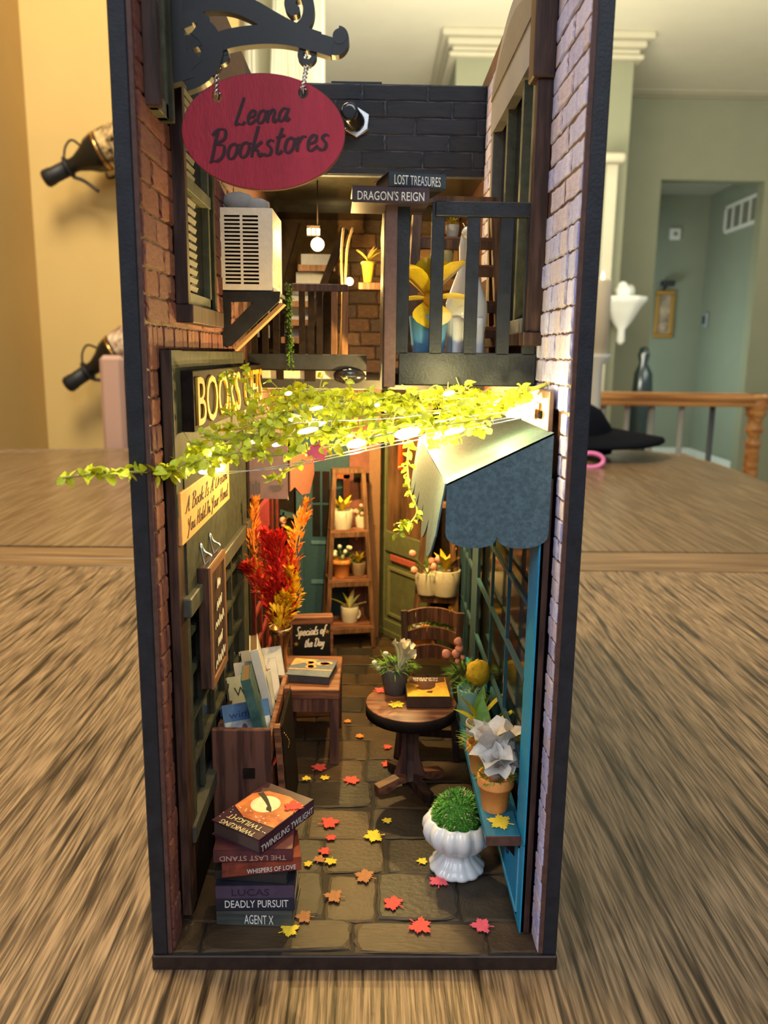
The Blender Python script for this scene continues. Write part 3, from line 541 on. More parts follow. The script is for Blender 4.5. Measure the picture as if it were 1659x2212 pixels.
for z in (4.7, 6.0, 7.3, 8.4): MB().box(-4.62, -4.46, 1.8, 10.6, z-.07, z+.07).build('glazing_bar', TRIM, ls)
MB().box(-4.66, -4.34, 1.3, 11.1, 2.75, 3.25).build('window_sill', M('moulding_grey'), ls, bevel=.03)
MB().box(-4.66, -4.5, 1.56, 11.1, FT+.01, 2.75).build('base_panel', DARK, ls)
# gilt shop sign BOOKS GIFTS
p0, p1 = PX(-4.1, 416, 803), PX(-4.1, 563, 800); q0 = PX(-4.1, 418, 935)
gs = thing('shop_sign', 'dark raised sign board with gold capitals BOOKS GIFTS on the left shop fascia', 'sign', (0,0,0))
MB().box(SX+.01, -4.1, p0.y, p1.y+.4, q0.z, p0.z+.02).build('board', DARK, gs, bevel=.02)
wd = p1.y-p0.y; hz = p0.z-q0.z
for (wrd, a, b) in (('BOOKS', .02, .56), ('GIFTS', .64, .99)): text('lettering', wrd, (-4.07, p0.y+wd*a+.03, q0.z+.12), (0,1,0), (0,0,1), wd*(b-a), hz-.25, GOLD, gs, th=.06, bold=.0, spacing=.95)
# kraft motto board
k0, k1 = PX(-4.35, 386, 1050), PX(-4.35, 495, 1000); k2 = PX(-4.35, 393, 1180)
kz0, kz1 = k2.z, 12.4; ky0, ky1 = k2.y, PX(-4.35, 495, 1085).y
kr = thing('motto_board', 'orange kraft board with script A Book Is A Dream You Hold In Your Hand', 'sign', (0,0,0))
MB().box(-4.45, -4.33, ky0, ky1, kz0, kz1).build('board', KRAFT, kr, bevel=.015)
m = MB(); W_ = ky1-ky0; H_ = kz1-kz0
script(m, 'A Book Is A Dream', (-4.325, ky0+W_*.06, kz0+H_*.56), (0,1,0), (0,0,1), H_*.28, wd=.13, width=W_*.88)
script(m, 'You Hold In Your Hand', (-4.325, ky0+W_*.08, kz0+H_*.15), (0,1,0), (0,0,1), H_*.28, wd=.13, width=W_*.86); m.build('script', INKB, kr)
# hanging chalkboard menu
hb0 = PX(-3.85, 427, 1215); hb = thing('hanging_chalkboard', 'tall narrow dark chalkboard hanging by two silver hooks on the left shop window', 'chalkboard', (0,0,0))
fz = PY(2.6, 455, 1200).z
hy0 = 2.6; xa = PY(hy0, 425, 1250).x; xb = PY(hy0, 455, 1250).x; hzt = PY(hy0, 440, 1228).z; hzb = PY(hy0, 450, 1490).z; hy1 = PX(xb, 485, 1260).y
hy1 = max(hy0+2.2, min(hy1, 8))
MB().box(xa, xb-.05, hy0, hy1, hzb, hzt).build('board', W_BRN, hb, bevel=.03)
m = MB(); f = .22; m.box(xb-.06, xb, hy0, hy1, hzt-f, hzt).box(xb-.06, xb, hy0, hy1, hzb, hzb+f).box(xb-.06, xb, hy0, hy0+f, hzb+f, hzt-f).box(xb-.06, xb, hy1-f, hy1, hzb+f, hzt-f); m.build('frame', flat('orange_brown_frame', (.20, .09, .045), .5), hb)
hh = hzt-hzb-2*f-.3; m = MB(); rq = random.Random(8); yw_ = hy1-hy0-2*f-.3
for i, wf in enumerate((.3, .5, .85, .45, .95)):   # chalk writing too faint in the photo to spell out: bare strokes
    y0_ = hy0+f+.15+yw_*(1-wf)/2; zc_ = hzt-f-.2-hh*(i+.6)/5; n_ = int(9*wf)+3
    m.ribbon([(y0_+yw_*wf*k/n_, zc_+(.16 if k % 2 else -.1)*rq.uniform(.5, 1.3)) for k in range(n_+1)], .07, (xb, 0, 0), (0,1,0), (0,0,1), .006, k=3, nib=True)
m.build('script', CHALK, hb)
for i, y in enumerate((hy0+.45, hy1-.5)):
    m = MB(); m.tube([(xb-.2, y, hzt-.02), (xb-.05, y, hzt+.22), (xb-.25, y+.03, hzt+.35), (xb-.35, y, hzt+.55), (-4.2, y, ZT+.05), (-4.4, y, ZT+.02)], .035, 6, k=5); m.build('hook', SILV, hb)
# ------------------------------------------------------------------ upper left windows
def lwin(name, label, y0, y1, z0, z1, xf, blind=True, rail=None, sill=True, jw=.28):
    t = thing(name, label, 'window', (0,0,0))
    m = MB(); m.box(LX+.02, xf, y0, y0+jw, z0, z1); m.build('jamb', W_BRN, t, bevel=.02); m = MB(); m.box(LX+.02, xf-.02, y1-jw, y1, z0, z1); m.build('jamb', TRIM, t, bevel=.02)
    m = MB(); m.box(LX+.02, xf-.12, y0+jw, y0+jw+.22, z0+.02, z1).box(LX+.02, xf-.12, y1-jw-.22, y1-jw, z0+.02, z1).box(LX+.02, xf-.12, y0+jw, y1-jw, z0+.02, z0+.35); m.build('sash', M('sash_green', (.10, .105, .075), .5, .3, 3), t, bevel=.01)
    if rail: MB().box(LX+.02, xf-.08, y0+jw, y1-jw, rail-.16, rail+.16).build('meeting_rail', M('sash_green'), t, bevel=.01)
    MB().box(LX-.02, LX+.04, y0+jw, y1-jw, z0+.1, z1).build('pane', GLS, t)
    if blind:
        n = int((z1-z0-.6)/.22)
        for k in range(n):
            zz = z0+.5+k*.22
            if rail and abs(zz-rail) < .2: continue
            MB().obox((LX+.13, y0+jw+.22+(y1-y0-2*jw-.44)*.28, zz), (.06, (y1-y0-2*jw-.44)*.5, .13), (0, .35, 0)).build('blind_slat', flat('pale_slat', (.13, .13, .11), .6), t)
    if sill: MB().box(LX+.02, xf+.12, y0-.05, y1+.25, z0-.45, z0).build('sill', W_BRN, t, bevel=.02)
    return t
lwin('shuttered_window', 'tall dark-framed window with pale slatted blind on the upper left brick wall', 2.75, 6.7, 16.95, TOP-.2, -4.38, rail=20.0)
lwin('narrow_window', 'narrow dark brown window frame at the very top left, nearest the front edge', .58, 2.0, 21.0, TOP-.2, -4.36, blind=False, sill=False, jw=.2)
# ------------------------------------------------------------------ arched window on the right wall
wy0, wy1, wz0, wz1 = 3.45, 11.6, 16.4, 22.7; wx = 4.36
aw = thing('arched_window', 'large arched brown window frame with dark panes on the upper right wall', 'window', (0,0,0))
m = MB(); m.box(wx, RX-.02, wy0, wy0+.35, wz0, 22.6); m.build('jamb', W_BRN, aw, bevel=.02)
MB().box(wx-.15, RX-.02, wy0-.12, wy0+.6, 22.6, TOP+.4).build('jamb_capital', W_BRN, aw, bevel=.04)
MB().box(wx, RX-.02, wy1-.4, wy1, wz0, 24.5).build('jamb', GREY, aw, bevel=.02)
for yy in (wy0+.9, 6.0, 8.7): MB().box(wx+.08, RX-.02, yy-.15, yy+.15, wz0+.3, 24.3).build('mullion', M('sash_green'), aw, bevel=.01)
MB().box(wx+.02, RX-.02, wy0+.3, wy1-.3, wz0, wz0+.4).build('bottom_rail', GREY, aw, bevel=.02)
MB().box(4.72, 4.76, wy0+.3, wy1-.3, wz0, 25).build('pane', GLS, aw)
MB().box(wx-.1, RX-.02, wy0-.1, wy1+.2, wz0-.35, wz0).build('sill', W_BRN, aw, bevel=.02)
m = MB(); pts = []
ya, yb = wy0+.3, wy1+.1; base = 23.3; n = 20
pts = [(-yb, base), (-ya, base)]+[(-(ya+(yb-ya)*k/n), base+.9+1.9*math.sin(PI*(.12+.76*k/n))) for k in range(n+1)]
m.prism(pts, (wx+.28, 0, 0), (0,1,0), (0,0,1), 0.001)
m = MB(); m.prism([(-a, b) for a, b in pts], (wx-.02, 0, 0), (0,1,0), (0,0,1), .3); m.build('arch_head', flat('grey_stone_plate', (.24, .235, .25), .6), aw)
m = MB(); m.prism([((a+(ya+yb)/2)*.86-(ya+yb)/2 if 0 else -(a)*1, b-.5) for a, b in pts[2:]], (wx-.06, 0, 0), (0,1,0), (0,0,1), .05); m.build('arch_moulding', flat('brown_grey_moulding', (.16, .145, .13), .6), aw)
# ------------------------------------------------------------------ right blue shopfront
bs = thing('blue_shopfront', 'bright blue shopfront with thin glazing bars and a floral base panel on the right wall', 'shopfront', (0,0,0))
BX = 4.39
MB().box(BX+.02, 4.66, .68, 1.0, FT+.01, 12.9).build('front_pilaster', W_BRN, bs, bevel=.02)
MB().box(BX, BX+.12, .68, 1.75, 3.1, 12.9).build('front_stile', BLUE, bs, bevel=.01)
MB().box(BX, BX+.12, .68, 14, FT+.01, 3.15).build('base_panel', BLUE, bs, bevel=.01)
m = MB()
for (a, b, c_, d_) in ((1.15, 1.2, .75, 2.8), (1.15, 6.5, .75, .8), (1.15, 6.5, 2.75, 2.8), (6.45, 6.5, .75, 2.8)): m.box(BX-.03, BX+.01, a, b, c_, d_)
m.build('panel_beading', flat('light_blue_edge', (.14, .45, .62), .5), bs)
m = MB(); dm = flat('dark_floral_print', (.01, .03, .06), .6)
for k in range(9):
    m.leaf((BX-.012, 2.6+k*.22, 1.7+.12*math.sin(k*2)), (0, .9, .5 if k % 2 else -.5), .5, .22, (-1,0,0), 0)
m.build('floral_motif', dm, bs)
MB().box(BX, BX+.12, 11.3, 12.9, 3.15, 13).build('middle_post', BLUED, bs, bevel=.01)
MB().box(BX+.25, BX+.3, 1.0, 17.5, 3.15, 12.9).build('glass', GLS, bs)
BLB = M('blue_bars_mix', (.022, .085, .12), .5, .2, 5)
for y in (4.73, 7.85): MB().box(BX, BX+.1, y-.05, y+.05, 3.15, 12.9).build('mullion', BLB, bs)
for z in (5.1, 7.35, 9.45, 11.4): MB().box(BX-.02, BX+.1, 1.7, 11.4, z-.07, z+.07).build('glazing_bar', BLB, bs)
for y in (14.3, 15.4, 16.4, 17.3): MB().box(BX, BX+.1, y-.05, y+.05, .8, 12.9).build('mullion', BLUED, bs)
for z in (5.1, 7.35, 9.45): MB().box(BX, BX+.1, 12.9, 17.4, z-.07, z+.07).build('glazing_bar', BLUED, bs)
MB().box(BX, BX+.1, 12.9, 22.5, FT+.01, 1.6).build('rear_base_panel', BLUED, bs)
cm = M('brown_curtain_print', (.16, .065, .03), .7, .6, 1.2, streak=(1, 1, .2), col2=(.30, .14, .07))
for (y, z) in ((2.6, 3.3), (2.6, 5.3), (5.8, 5.4), (5.8, 7.5), (9.2, 7.6), (9.2, 9.7)):
    m = MB(); m.prism([(-.3, 0), (.25, .1), (.12, .7), (.2, 1.6), (-.15, 1.7), (-.1, .8)], (BX+.24, y, z), (0,-1,0), (0,0,1), .02); m.build('window_drape_print', cm, bs)
m = MB(); m.prism([(-.1, 0), (.1, .2), (.05, .55), (-.1, .7)], (BX+.2, 2.5, 9.5), (0,-1,0), (0,0,1), .03); m.build('white_bottle_print', WHITE, bs)
SZ = 3.2
sl = thing('window_ledge', 'narrow blue ledge with brown end holding the flower pots below the right shop window', 'ledge', (0,0,0))
MB().box(3.45, BX, 1.02, 10.8, SZ-.25, SZ).build('ledge_board', M('ledge_blue', (.02, .15, .24), .45, .15, 4), sl, bevel=.02); MB().box(3.44, BX, .98, 1.05, SZ-.27, SZ-.01).build('ledge_end', EDGE, sl)
for y in (2, 6, 10): m = MB(); m.prism([(0, 0), (-.7, 0), (0, -.9)], (BX, y, SZ-.25), (1,0,0), (0,0,1), .2); m.build('bracket', DARK, sl)
# ------------------------------------------------------------------ awning
at = thing('blue_awning', 'grey-blue card awning with scalloped lower edge over the right shop', 'awning', (0,0,0))
AWM = M('awning_card', (.068, .115, .138), .6, .25, 9, bump=.15, bscale=30, contrast=.3)
ay = .62; A = PY(ay, 1197, 935); B = PY(ay, 965, 1045); A.x = min(A.x, 4.62); bot = PY(ay, 1080, 1190).z; zc_ = PY(ay, 1083, 1158).z
wv = A.x-B.x; pl = [(0, 0)]
pl = [(0, B.z-B.z)]; 
out = [(A.x, A.z), (B.x, B.z)]; n = 12
zs = PY(ay, 1000, 1150).z
for s_ in range(2):
    xa_ = B.x+wv*s_/2; xb_ = B.x+wv*(s_+1)/2; dz = [zs, zc_][s_ > 0], [zc_, zs][s_ > 0]
    for k in range(n+1):
        t = k/n; out.append((xa_+(xb_-xa_)*(.5-.5*math.cos(PI*t)), dz[0]*(1-t)+dz[1]*t-(zc_-bot)*math.sin(PI*t)**.8*.95-.0))
m = MB(); m.prism([(a-B.x, b) for a, b in out], (B.x, ay+.05, 0), (1,0,0), (0,0,1), .05); m.build('side_flap', AWM, at)
y2 = 11.5; pk = (4.6, 15.0)
m = MB(); m.add([(A.x, ay, A.z), (B.x, ay, B.z), (B.x, y2, B.z), (A.x, y2, A.z), (A.x, ay, A.z-.05), (B.x, ay, B.z-.05), (B.x, y2, B.z-.05), (A.x, y2, A.z-.05)], [(0,1,2,3),(7,6,5,4),(0,4,5,1),(1,5,6,2),(2,6,7,3),(3,7,4,0)]); m.build('sloping_top', AWM, at)
out = [(0, 0)]; L_ = y2-ay; ns = 5
for s_ in range(ns):
    for k in range(9): t = k/8; out.append((L_*(s_+t)/ns, -1.3-.75*math.sin(PI*t)**.7))
out.append((L_, 0)); m = MB(); o_ = Vector((B.x, ay, B.z)); vdn = Vector((-.35, 0, 1)).normalized()
m.prism([(-a, b) for a, b in out], o_, (0,-1,0), (.16, 0, 1), .04); m.build('front_valance', AWM, at)
m = MB(); script(m, 'flowers', (B.x-.06-.13, ay+4.2, B.z-1.0), (0,-1,0), (.16,0,1), .9, wd=.12, width=3.4); m.build('valance_script', flat('pink_print', (.75, .40, .35), .6), at)
# wooden end block with LED
bk = thing('wooden_block', 'small brown wooden block on the right wall above the awning where the fairy lights start', 'block', (0,0,0))
a_, b_ = PY(1.0, 1187, 845), PY(1.0, 1216, 933); MB().box(a_.x, 4.64, 1.0, 4.4, b_.z, a_.z).build('block', flat('brown_block', (.13, .072, .055), .5, var=.2), bk, bevel=.02)
m = MB(); xx = a_.x; m.box(xx-.05, xx, 1.9, 2.6, a_.z-.65, a_.z-.35).box(xx-.12, xx-.04, 2.05, 2.4, a_.z-.75, a_.z-.5); m.build('brass_clip', BRASS, bk); m = MB(); m.ball((xx-.02, 1.75, b_.z+.35), .1); m.build('screw_head', DARK, bk)
# ------------------------------------------------------------------ hanging sign and bracket
SY = 2.2
def sp2(px, py, y=SY): q = PY(y, px, py); return (q.x, q.z)
br = thing('sign_bracket', 'black scrolled iron-style bracket holding the red oval sign', 'bracket', (0,0,0)); IRON = flat('black_bracket', (.014, .015, .017), .4, var=.2, spec=.5)
O_, U_, V_ = (0, SY+.14, 0), (1, 0, 0), (0, 0, 1)
SK = [0]
def strk(mb, pts, wpx, th=.28, taper=None): SK[0] += 1; mb.ribbon([sp2(*p) for p in pts], wpx/FPX*20.6, O_, U_, V_, th+.004*SK[0], k=6, taper=taper)
m = MB(); strk(m, [(350, 40), (400, 18), (450, 8), (500, 10), (545, 26), (590, 52), (640, 78), (690, 96)], 36)
strk(m, [(440, 118), (460, 103), (500, 88), (560, 80), (620, 82), (680, 96), (720, 108)], 34)
strk(m, [(690, 98), (725, 110), (740, 98), (738, 80), (730, 76)], 25); m.prism([sp2(734+15*math.cos(a), 84+17*math.sin(a)) for a in [2*PI*i/20 for i in range(20)]], (0, SY+.14, 0), U_, V_, .31); m.build('scroll_arm', IRON, br)
m = MB(); strk(m, [(640, 74), (662, 52), (668, 22), (658, -8), (634, -4), (628, 18), (640, 32)], 22); m.prism([sp2(638+11*math.cos(a), 30+9*math.sin(a)) for a in [2*PI*i/16 for i in range(16)]], (0, SY+.14, 0), U_, V_, .31); m.build('upper_scroll', IRON, br)
m = MB(); strk(m, [(362, 70), (400, 95), (430, 90), (446, 60), (425, 40), (404, 50), (408, 66)], 24); strk(m, [(372, -30), (375, 60), (384, 130), (398, 180)], 46); strk(m, [(400, 180), (440, 160), (462, 120), (455, 85), (430, 60)], 40); strk(m, [(400, 120), (425, 150)], 34); m.build('back_scroll', IRON, br)
for cx_ in (475, 664):
    m = MB(); strk(m, [(cx_+15*math.cos(a), 122+15*math.sin(a)) for a in [2*PI*i/16 for i in range(17)]], 10, .2); m.build('hanging_loop', IRON, br)
cs_ = sp2(570, 287); rx_ = (sp2(745, 287)[0]-sp2(395, 287)[0])/2; rz_ = (sp2(570, 162)[1]-sp2(570, 412)[1])/2
sg = thing('oval_sign', 'crimson oval wooden sign with handwritten dark script Leona Bookstores', 'sign', (cs_[0], SY, cs_[1]))
h1 = sp2(470, 211); h2 = sp2(655, 202); hol = [(h[0]-cs_[0], h[1]-cs_[1]) for h in (h1, h2)]
plate('board', [oval(0, 0, rx_, rz_, 72)]+[oval(h[0], h[1], .12, .13, 20) for h in hol], (0, 0, 0), (1,0,0), (0,0,1), .12, RED, sg)
plate('burnt_edge', [oval(0, 0, rx_+.012, rz_+.012, 72)]+[oval(h[0], h[1], .108, .118, 20) for h in hol], (0, .03, 0), (1,0,0), (0,0,1), .15, REDED, sg)
m = MB()
def sl(px, py): q = sp2(px, py); return (q[0]-cs_[0], q[1]-cs_[1])
a = sl(508, 272); b = sl(625, 262); dirv = (b[0]-a[0], b[1]-a[1]); ln = math.hypot(*dirv); u_ = Vector((dirv[0]/ln, 0, dirv[1]/ln)); v_ = Vector((-u_.z, 0, u_.x))
script(m, 'Leona', (a[0], -.066, a[1]), u_, v_, .56, wd=.13, slant=.35, width=ln, th=.008)
a = sl(448, 349); b = sl(710, 322); dirv = (b[0]-a[0], b[1]-a[1]); ln = math.hypot(*dirv); u_ = Vector((dirv[0]/ln, 0, dirv[1]/ln)); v_ = Vector((-u_.z, 0, u_.x))
script(m, 'Bookstores', (a[0]+.05, -.066, a[1]), u_, v_, .66, wd=.12, slant=.3, width=ln-.05, th=.008); m.build('lettering', INK, sg)
for (px, py), (lx_, ly) in (((470, 205), (466, 130)), ((655, 196), (664, 134))):
    a, b = Vector((sp2(px, py)[0], SY-.1, sp2(px, py)[1])), Vector((sp2(lx_, ly)[0], SY, sp2(lx_, ly)[1])); m = MB()
    for ph in (0, PI):
        pts = [a+(b-a)*(k/24)+Vector((math.cos(ph+k*.9), math.sin(ph+k*.9), 0))*.045*(1 if 2 < k < 20 else 1.6) for k in range(25)]; m.tube(pts, .02, 5)
    m.tube([a, a+Vector((.02, .12, -.12)), a+Vector((.03, .2, .05))], .02, 5); m.tube([b, b+Vector((-.03, -.1, .12)), b+Vector((.0, .1, .14))], .022, 5)
    m.tube([a+(b-a)*.8, a+(b-a)*.7+Vector((.12, 0, .05))], .018, 5)
    o = m.build('wire_tie', SILV); tag(o, 'twisted silver wire tie on the %s hole of the red oval sign' % ('left' if px < 500 else 'right'), 'wire', 'wire ties of the oval sign')
# ------------------------------------------------------------------ air conditioner
acy = 9.25; A0, A1 = PY(acy, 474, 448), PY(acy, 589, 628); x0, x1, z1, z0 = A0.x, A1.x, A0.z, A1.z; ayb = PX(x1, 608, 640).y; ayb = min(max(ayb, acy+1.6), acy+3.5)
ac = thing('air_conditioner', 'small white air conditioner box with slotted grille on the left brick wall', 'air conditioner', (0,0,0))
fr = [rect(x0, x1, z0, z1)]; gx0, gx1, gz0, gz1 = x0+.14, x0+(x1-x0)*.74, z0+.17, z1-.2; n = 18; gm = (gx0+gx1)/2; st_ = (gz1-gz0)/n
for k in range(n): fr += [rect(gx0, gm-.04, gz0+k*st_+st_*.22, gz0+k*st_+st_*.78), rect(gm+.04, gx1, gz0+k*st_+st_*.22, gz0+k*st_+st_*.78)]
plate('front_grille', fr, (0, acy, 0), (1,0,0), (0,0,1), .07, WHITE, ac); MB().box(x0+.05, x1-.05, acy+.1, acy+.13, z0+.05, z1-.05).build('dark_backing', DARK, ac)
MB().box(x0, x1-.05, acy+.05, ayb, z0, z0+.06).box(x0, x1-.05, acy+.05, ayb, z1-.06, z1).box(x0, x0+.06, acy+.05, ayb, z0, z1).build('housing', WHITE, ac)
MB().box(x1-.06, x1+.02, acy+.03, ayb, z0-.25, z1).build('side_panel', CREAM, ac)
m = MB(); tm = flat('grey_brown_sticker', (.20, .17, .09), .5)
for k, (a, b) in enumerate([(.62, .98), (.98, 1.28), (1.35, 1.62)]): m.prism([(acy+.35, z0+a-.4), (ayb-.35, z0+a-.4), (ayb-.35, z0+b-.4), (acy+.35, z0+b-.4)], (x1+.022, 0, 0), (0,1,0), (0,0,1), .004)
m.prism([(acy+.35, z1-.85), (ayb-.4, z1-.85), (ayb-.9, z1-.55), (acy+.35, z1-.5)], (x1+.022, 0, 0), (0,1,0), (0,0,1), .004); m.build('sticker', tm, ac)
def tri(nm, y, mat, dx=0, s=1):
    q = [sp2(*p, y=y) for p in ((480, 630), (606, 630), (604, 650), (500, 748), (482, 748))]; h = [sp2(*p, y=y) for p in ((499, 652), (548, 652), (499, 703))]
    return plate(nm, [[(a+dx, b) for a, b in q], [(a+dx, b) for a, b in h]], (0, y, 0), (1,0,0), (0,0,1), .14, mat, bk_)
bk_ = thing('bracket_shelf', 'dark triangular bracket shelf carrying the white air conditioner', 'bracket', (0,0,0))
tri('side_brace', acy, BLK); tri('side_brace', ayb-.3, flat('tan_raw_wood', (.36, .21, .10), .6))
xa_, za_ = sp2(600, 640, acy); MB().box(x0, xa_, acy+.05, ayb-.3, z0-.14, z0-.02).build('top_board', BLK, bk_)
q0, q1 = sp2(604, 652, acy), sp2(502, 750, acy); m = MB(); m.prism([(q0[0], q0[1]), (q1[0], q1[1]), (q1[0]+.04, q1[1]-.12), (q0[0]+.12, q0[1]-.05)], (0, acy+1.0, 0), (1,0,0), (0,0,1), .7); m.build('sloping_board', flat('tan_raw_wood', (.36, .21, .10), .6), bk_)
wl = thing('cloth_lump', 'crumpled grey-white tissue lump on top of the air conditioner', 'tissue', (0,0,0)); m = MB()
m.ball((sp2(505, 432, acy)[0], acy+1.0, z1+.3), .48, 14, 8, 0, (1.3, 1.1, .75), .07); m.ball((sp2(548, 440, acy)[0], acy+.9, z1+.2), .36, 12, 6, 0, (1.2, 1, .7), .1); m.ball((sp2(478, 438, acy)[0], acy+1, z1+.22), .34, 12, 6, 0, (1, 1, .8), .08); m.build('crumple', flat('grey_tissue', (.36, .34, .31), .9, bump=.5, bscale=8), wl)
# ------------------------------------------------------------------ balcony railings
bal = thing('balcony_railing', 'black balcony railing with upright bars across the upper right side', 'railing', (0,0,0))
BY = 3.7; g_ = lambda px, py: PY(BY, px, py)
zt, zb_, zlo = g_(1020, 440).z, g_(1020, 762).z, g_(1020, 833).z; xl, xr = g_(868, 600).x, g_(1168, 600).x
MB().box(xl-.05, 4.7, BY, BY+.16, zlo, zb_).build('bottom_board', BLK, bal, bevel=.02)
MB().box(g_(945, 450).x-.05, 4.64, BY-.05, BY+.2, zt-.32, zt+.05).build('top_rail', BLK, bal, bevel=.02)
for px in (870, 944, 1020, 1092, 1166): xx = min(g_(px, 600).x, 4.48); MB().box(xx-.17, xx+.17, BY, BY+.16, zb_-.05, zt+.02).build('baluster', BLK, bal, bevel=.01)
pc = thing('balcony_post', 'brown square corner post with receding side slats left of the balcony', 'post', (0,0,0))
xa_, xb_ = PY(3.5, 831, 600).x, PY(3.5, 857, 600).x; zt2 = PY(3.5, 845, 440).z; MB().box(xa_, xb_, 3.5, 3.72, PY(3.5, 840, 836).z, zt2).build('post', flat('plum_brown_board', (.11, .058, .05), .55, var=.25), pc, bevel=.02)
for k in range(8): y = 4.4+k*1.15; MB().box(xa_-.02, xa_+.1, y, y+.5, 15.3, 19.9).build('side_slat', W_BRN, pc)
MB().box(xa_-.03, xa_+.12, 3.72, 13.6, 19.8, 20.05).build('side_rail', W_BRN, pc); MB().box(xa_-.03, xa_+.12, 3.72, 13.6, 14.8, 15.5).build('side_board', TRIM, pc)
rb_ = thing('rear_railing', 'dark railing with slim bars along the far side of the upper walkway', 'railing', (0,0,0)); RY = 14.0
q = lambda px, py: PY(RY, px, py); m = MB(); MB().box(q(536, 780).x, q(792, 780).x, RY, RY+.2, q(600, 798).z, q(600, 764).z).build('bottom_board', BLK, rb_, bevel=.02)
MB().box(q(536, 620).x, q(752, 620).x, RY, RY+.2, q(600, 628).z, q(600, 612).z).build('top_rail', W_BRN, rb_, bevel=.02)
for px in (548, 572, 596, 622, 652, 672, 690, 722, 745): xx = q(px, 700).x; MB().box(xx-.12, xx+.12, RY+.02, RY+.18, q(600, 766).z, q(600, 620).z).build('baluster', DARK if px < 700 else W_LAD, rb_)
m = MB(); xx = q(626, 700).x
for k in range(260):
    z = random.uniform(q(600, 800).z, q(600, 608).z); m.leaf((xx+random.uniform(-.13, .13), RY-.02, z), (random.uniform(-1, 1), -1, random.uniform(-1, 1)), random.uniform(.08, .2), .06, n=2, mi=random.random() < .5)
vm = m.build('hanging_moss', [MOSS[0], MOSS[1]]); tag(vm, 'thin strip of yellow-green moss climbing one bar of the rear railing', 'moss', kind='stuff')
# stairs behind the rear railing
stp = thing('staircase', 'steep staircase with pale blue risers and dark stringers at the upper back left', 'stairs', (0,0,0)); TY = 21
q3 = lambda px, py, y=TY: PY(y, px, py)
for (a, b) in (((745, 495), (690, 640)), ((640, 480), (600, 620)), ((690, 640), (650, 790))):
    m = MB(); m.bar(q3(*a), q3(*b), .35, .5, up=(0,-1,0)); m.build('stringer', DARK, stp)
for i, (a, b, c_, d_) in enumerate([(648, 720, 545, 572), (637, 708, 585, 612), (628, 690, 625, 650), (620, 675, 662, 690), (612, 665, 702, 728)]):
    xa_, xb_ = q3(a, c_).x, q3(b, c_).x; z_a, z_b = q3(a, d_).z, q3(a, c_).z
    MB().box(xa_, xb_, TY+.6, TY+.75, z_a, z_b).build('riser', flat('pale_blue_riser', (.30, .33, .44), .4), stp); MB().box(xa_-.1, xb_+.1, TY-.1, TY+.7, z_a-.28, z_a).build('tread', W_LAD, stp)
pn = flat('pale_window_light', (.55, .58, .70), .5)
wn = thing('rear_window', 'small pale arched window panes behind the left end of the rear railing', 'window', (0,0,0))
for (a, b, c_, d_) in ((572, 582, 668, 686), (551, 560, 715, 728), (570, 582, 702, 730), (594, 600, 705, 730), (592, 599, 640, 690)):
    xa_ = max(-4.6, q3(a, c_, 15.4).x); MB().box(xa_, max(xa_+.06, q3(b, c_, 15.4).x), 15.4, 15.45, q3(a, d_, 15.4).z, q3(a, c_, 15.4).z).build('pane', pn, wn)
MB().box(-4.64, q3(604, 700, 15.5).x, 15.5, 15.6, MZ, q3(604, 610, 15.5).z).build('surround', DARK, wn)
dc = thing('twine', 'pair of thin tan cords hanging by the lit back wall', 'cord', (0,0,0))
for pts in ([(742, 492), (737, 560), (740, 650), (737, 720), (731, 800)], [(762, 492), (750, 540), (745, 640), (748, 720), (741, 805)]):
    m = MB(); m.tube([PY(15.5, *p) for p in pts], .05, 6, k=5); m.build('cord', flat('tan_cord', (.40, .25, .08), .6), dc)
# wall shelf with yellow pot (upper back)
def small_shelf():
    c_ = PY(16, 793, 612); t = thing('wall_shelf', 'tiny wooden wall shelf on the warm brick wall left of the balcony slats', 'shelf', c_)
    MB().box(-.35, .6, -.4, .4, -.28, 0).build('board', W_LAD, t, bevel=.02); return c_
c_ = small_shelf()
# lamps
def lamp(name, label, loc, size, power, glow, cat='light'):
    t = thing(name, label, cat, loc); m = MB(); m.ball((0,0,0), size, 14, 10, 0, (1, 1, 1)); m.build('bulb', glow, t)
    d = bpy.data.lights.new(name+'_glow', 'POINT'); d.energy = power; d.color = (1, .66, .22); d.shadow_soft_size = size*S*1.3
    o = bpy.data.objects.new(name+'_glow', d); COL.objects.link(o); o.parent = t; o.location = (0, -size*S*2.6, 0); return t
GLO = flat('warm_bulb_glow', (1, .9, .5), .3, var=0, em=(1, .80, .30), ems=14)
t = lamp('ceiling_bulb', 'bright yellow bulb hanging under the upper ceiling near the stairs', PY(17.5, 686, 528), .28, .2, GLO, 'bulb')
m = MB(); zz = fz0+.05-PY(17.5, 686, 528).z; m.tube([(0, 0, .2), (0, 0, zz)], .03).box(-.45, .1, -.1, .1, .35, .75); m.build('socket', DARK, t)
for k in range(3): MB().box(-.42+k*.2, -.30+k*.2, -.14, -.1, .38, .62).build('contact', GLO, t)
lamp('wall_bulb', 'bright warm bulb beside the tiny wall shelf at the upper back', PY(15.2, 755, 608), .16, .05, GLO, 'bulb')
# extra lamps added under the middle floor to warm the alley, mostly hidden
for i, (x, y, z, p_, l_) in enumerate([(-2.2, 6.5, 13.75, .10, 'under the middle floor, above the book crate'), (1.5, 12, 13.75, .40, 'under the middle floor, above the round table'), (-1.2, 19, 13.8, .50, 'under the middle floor, above the ladder shelf')]):
    lamp('added_alley_lamp', 'added tiny warm lamp '+l_, (x, y, z), .07, p_, GLO, 'bulb')
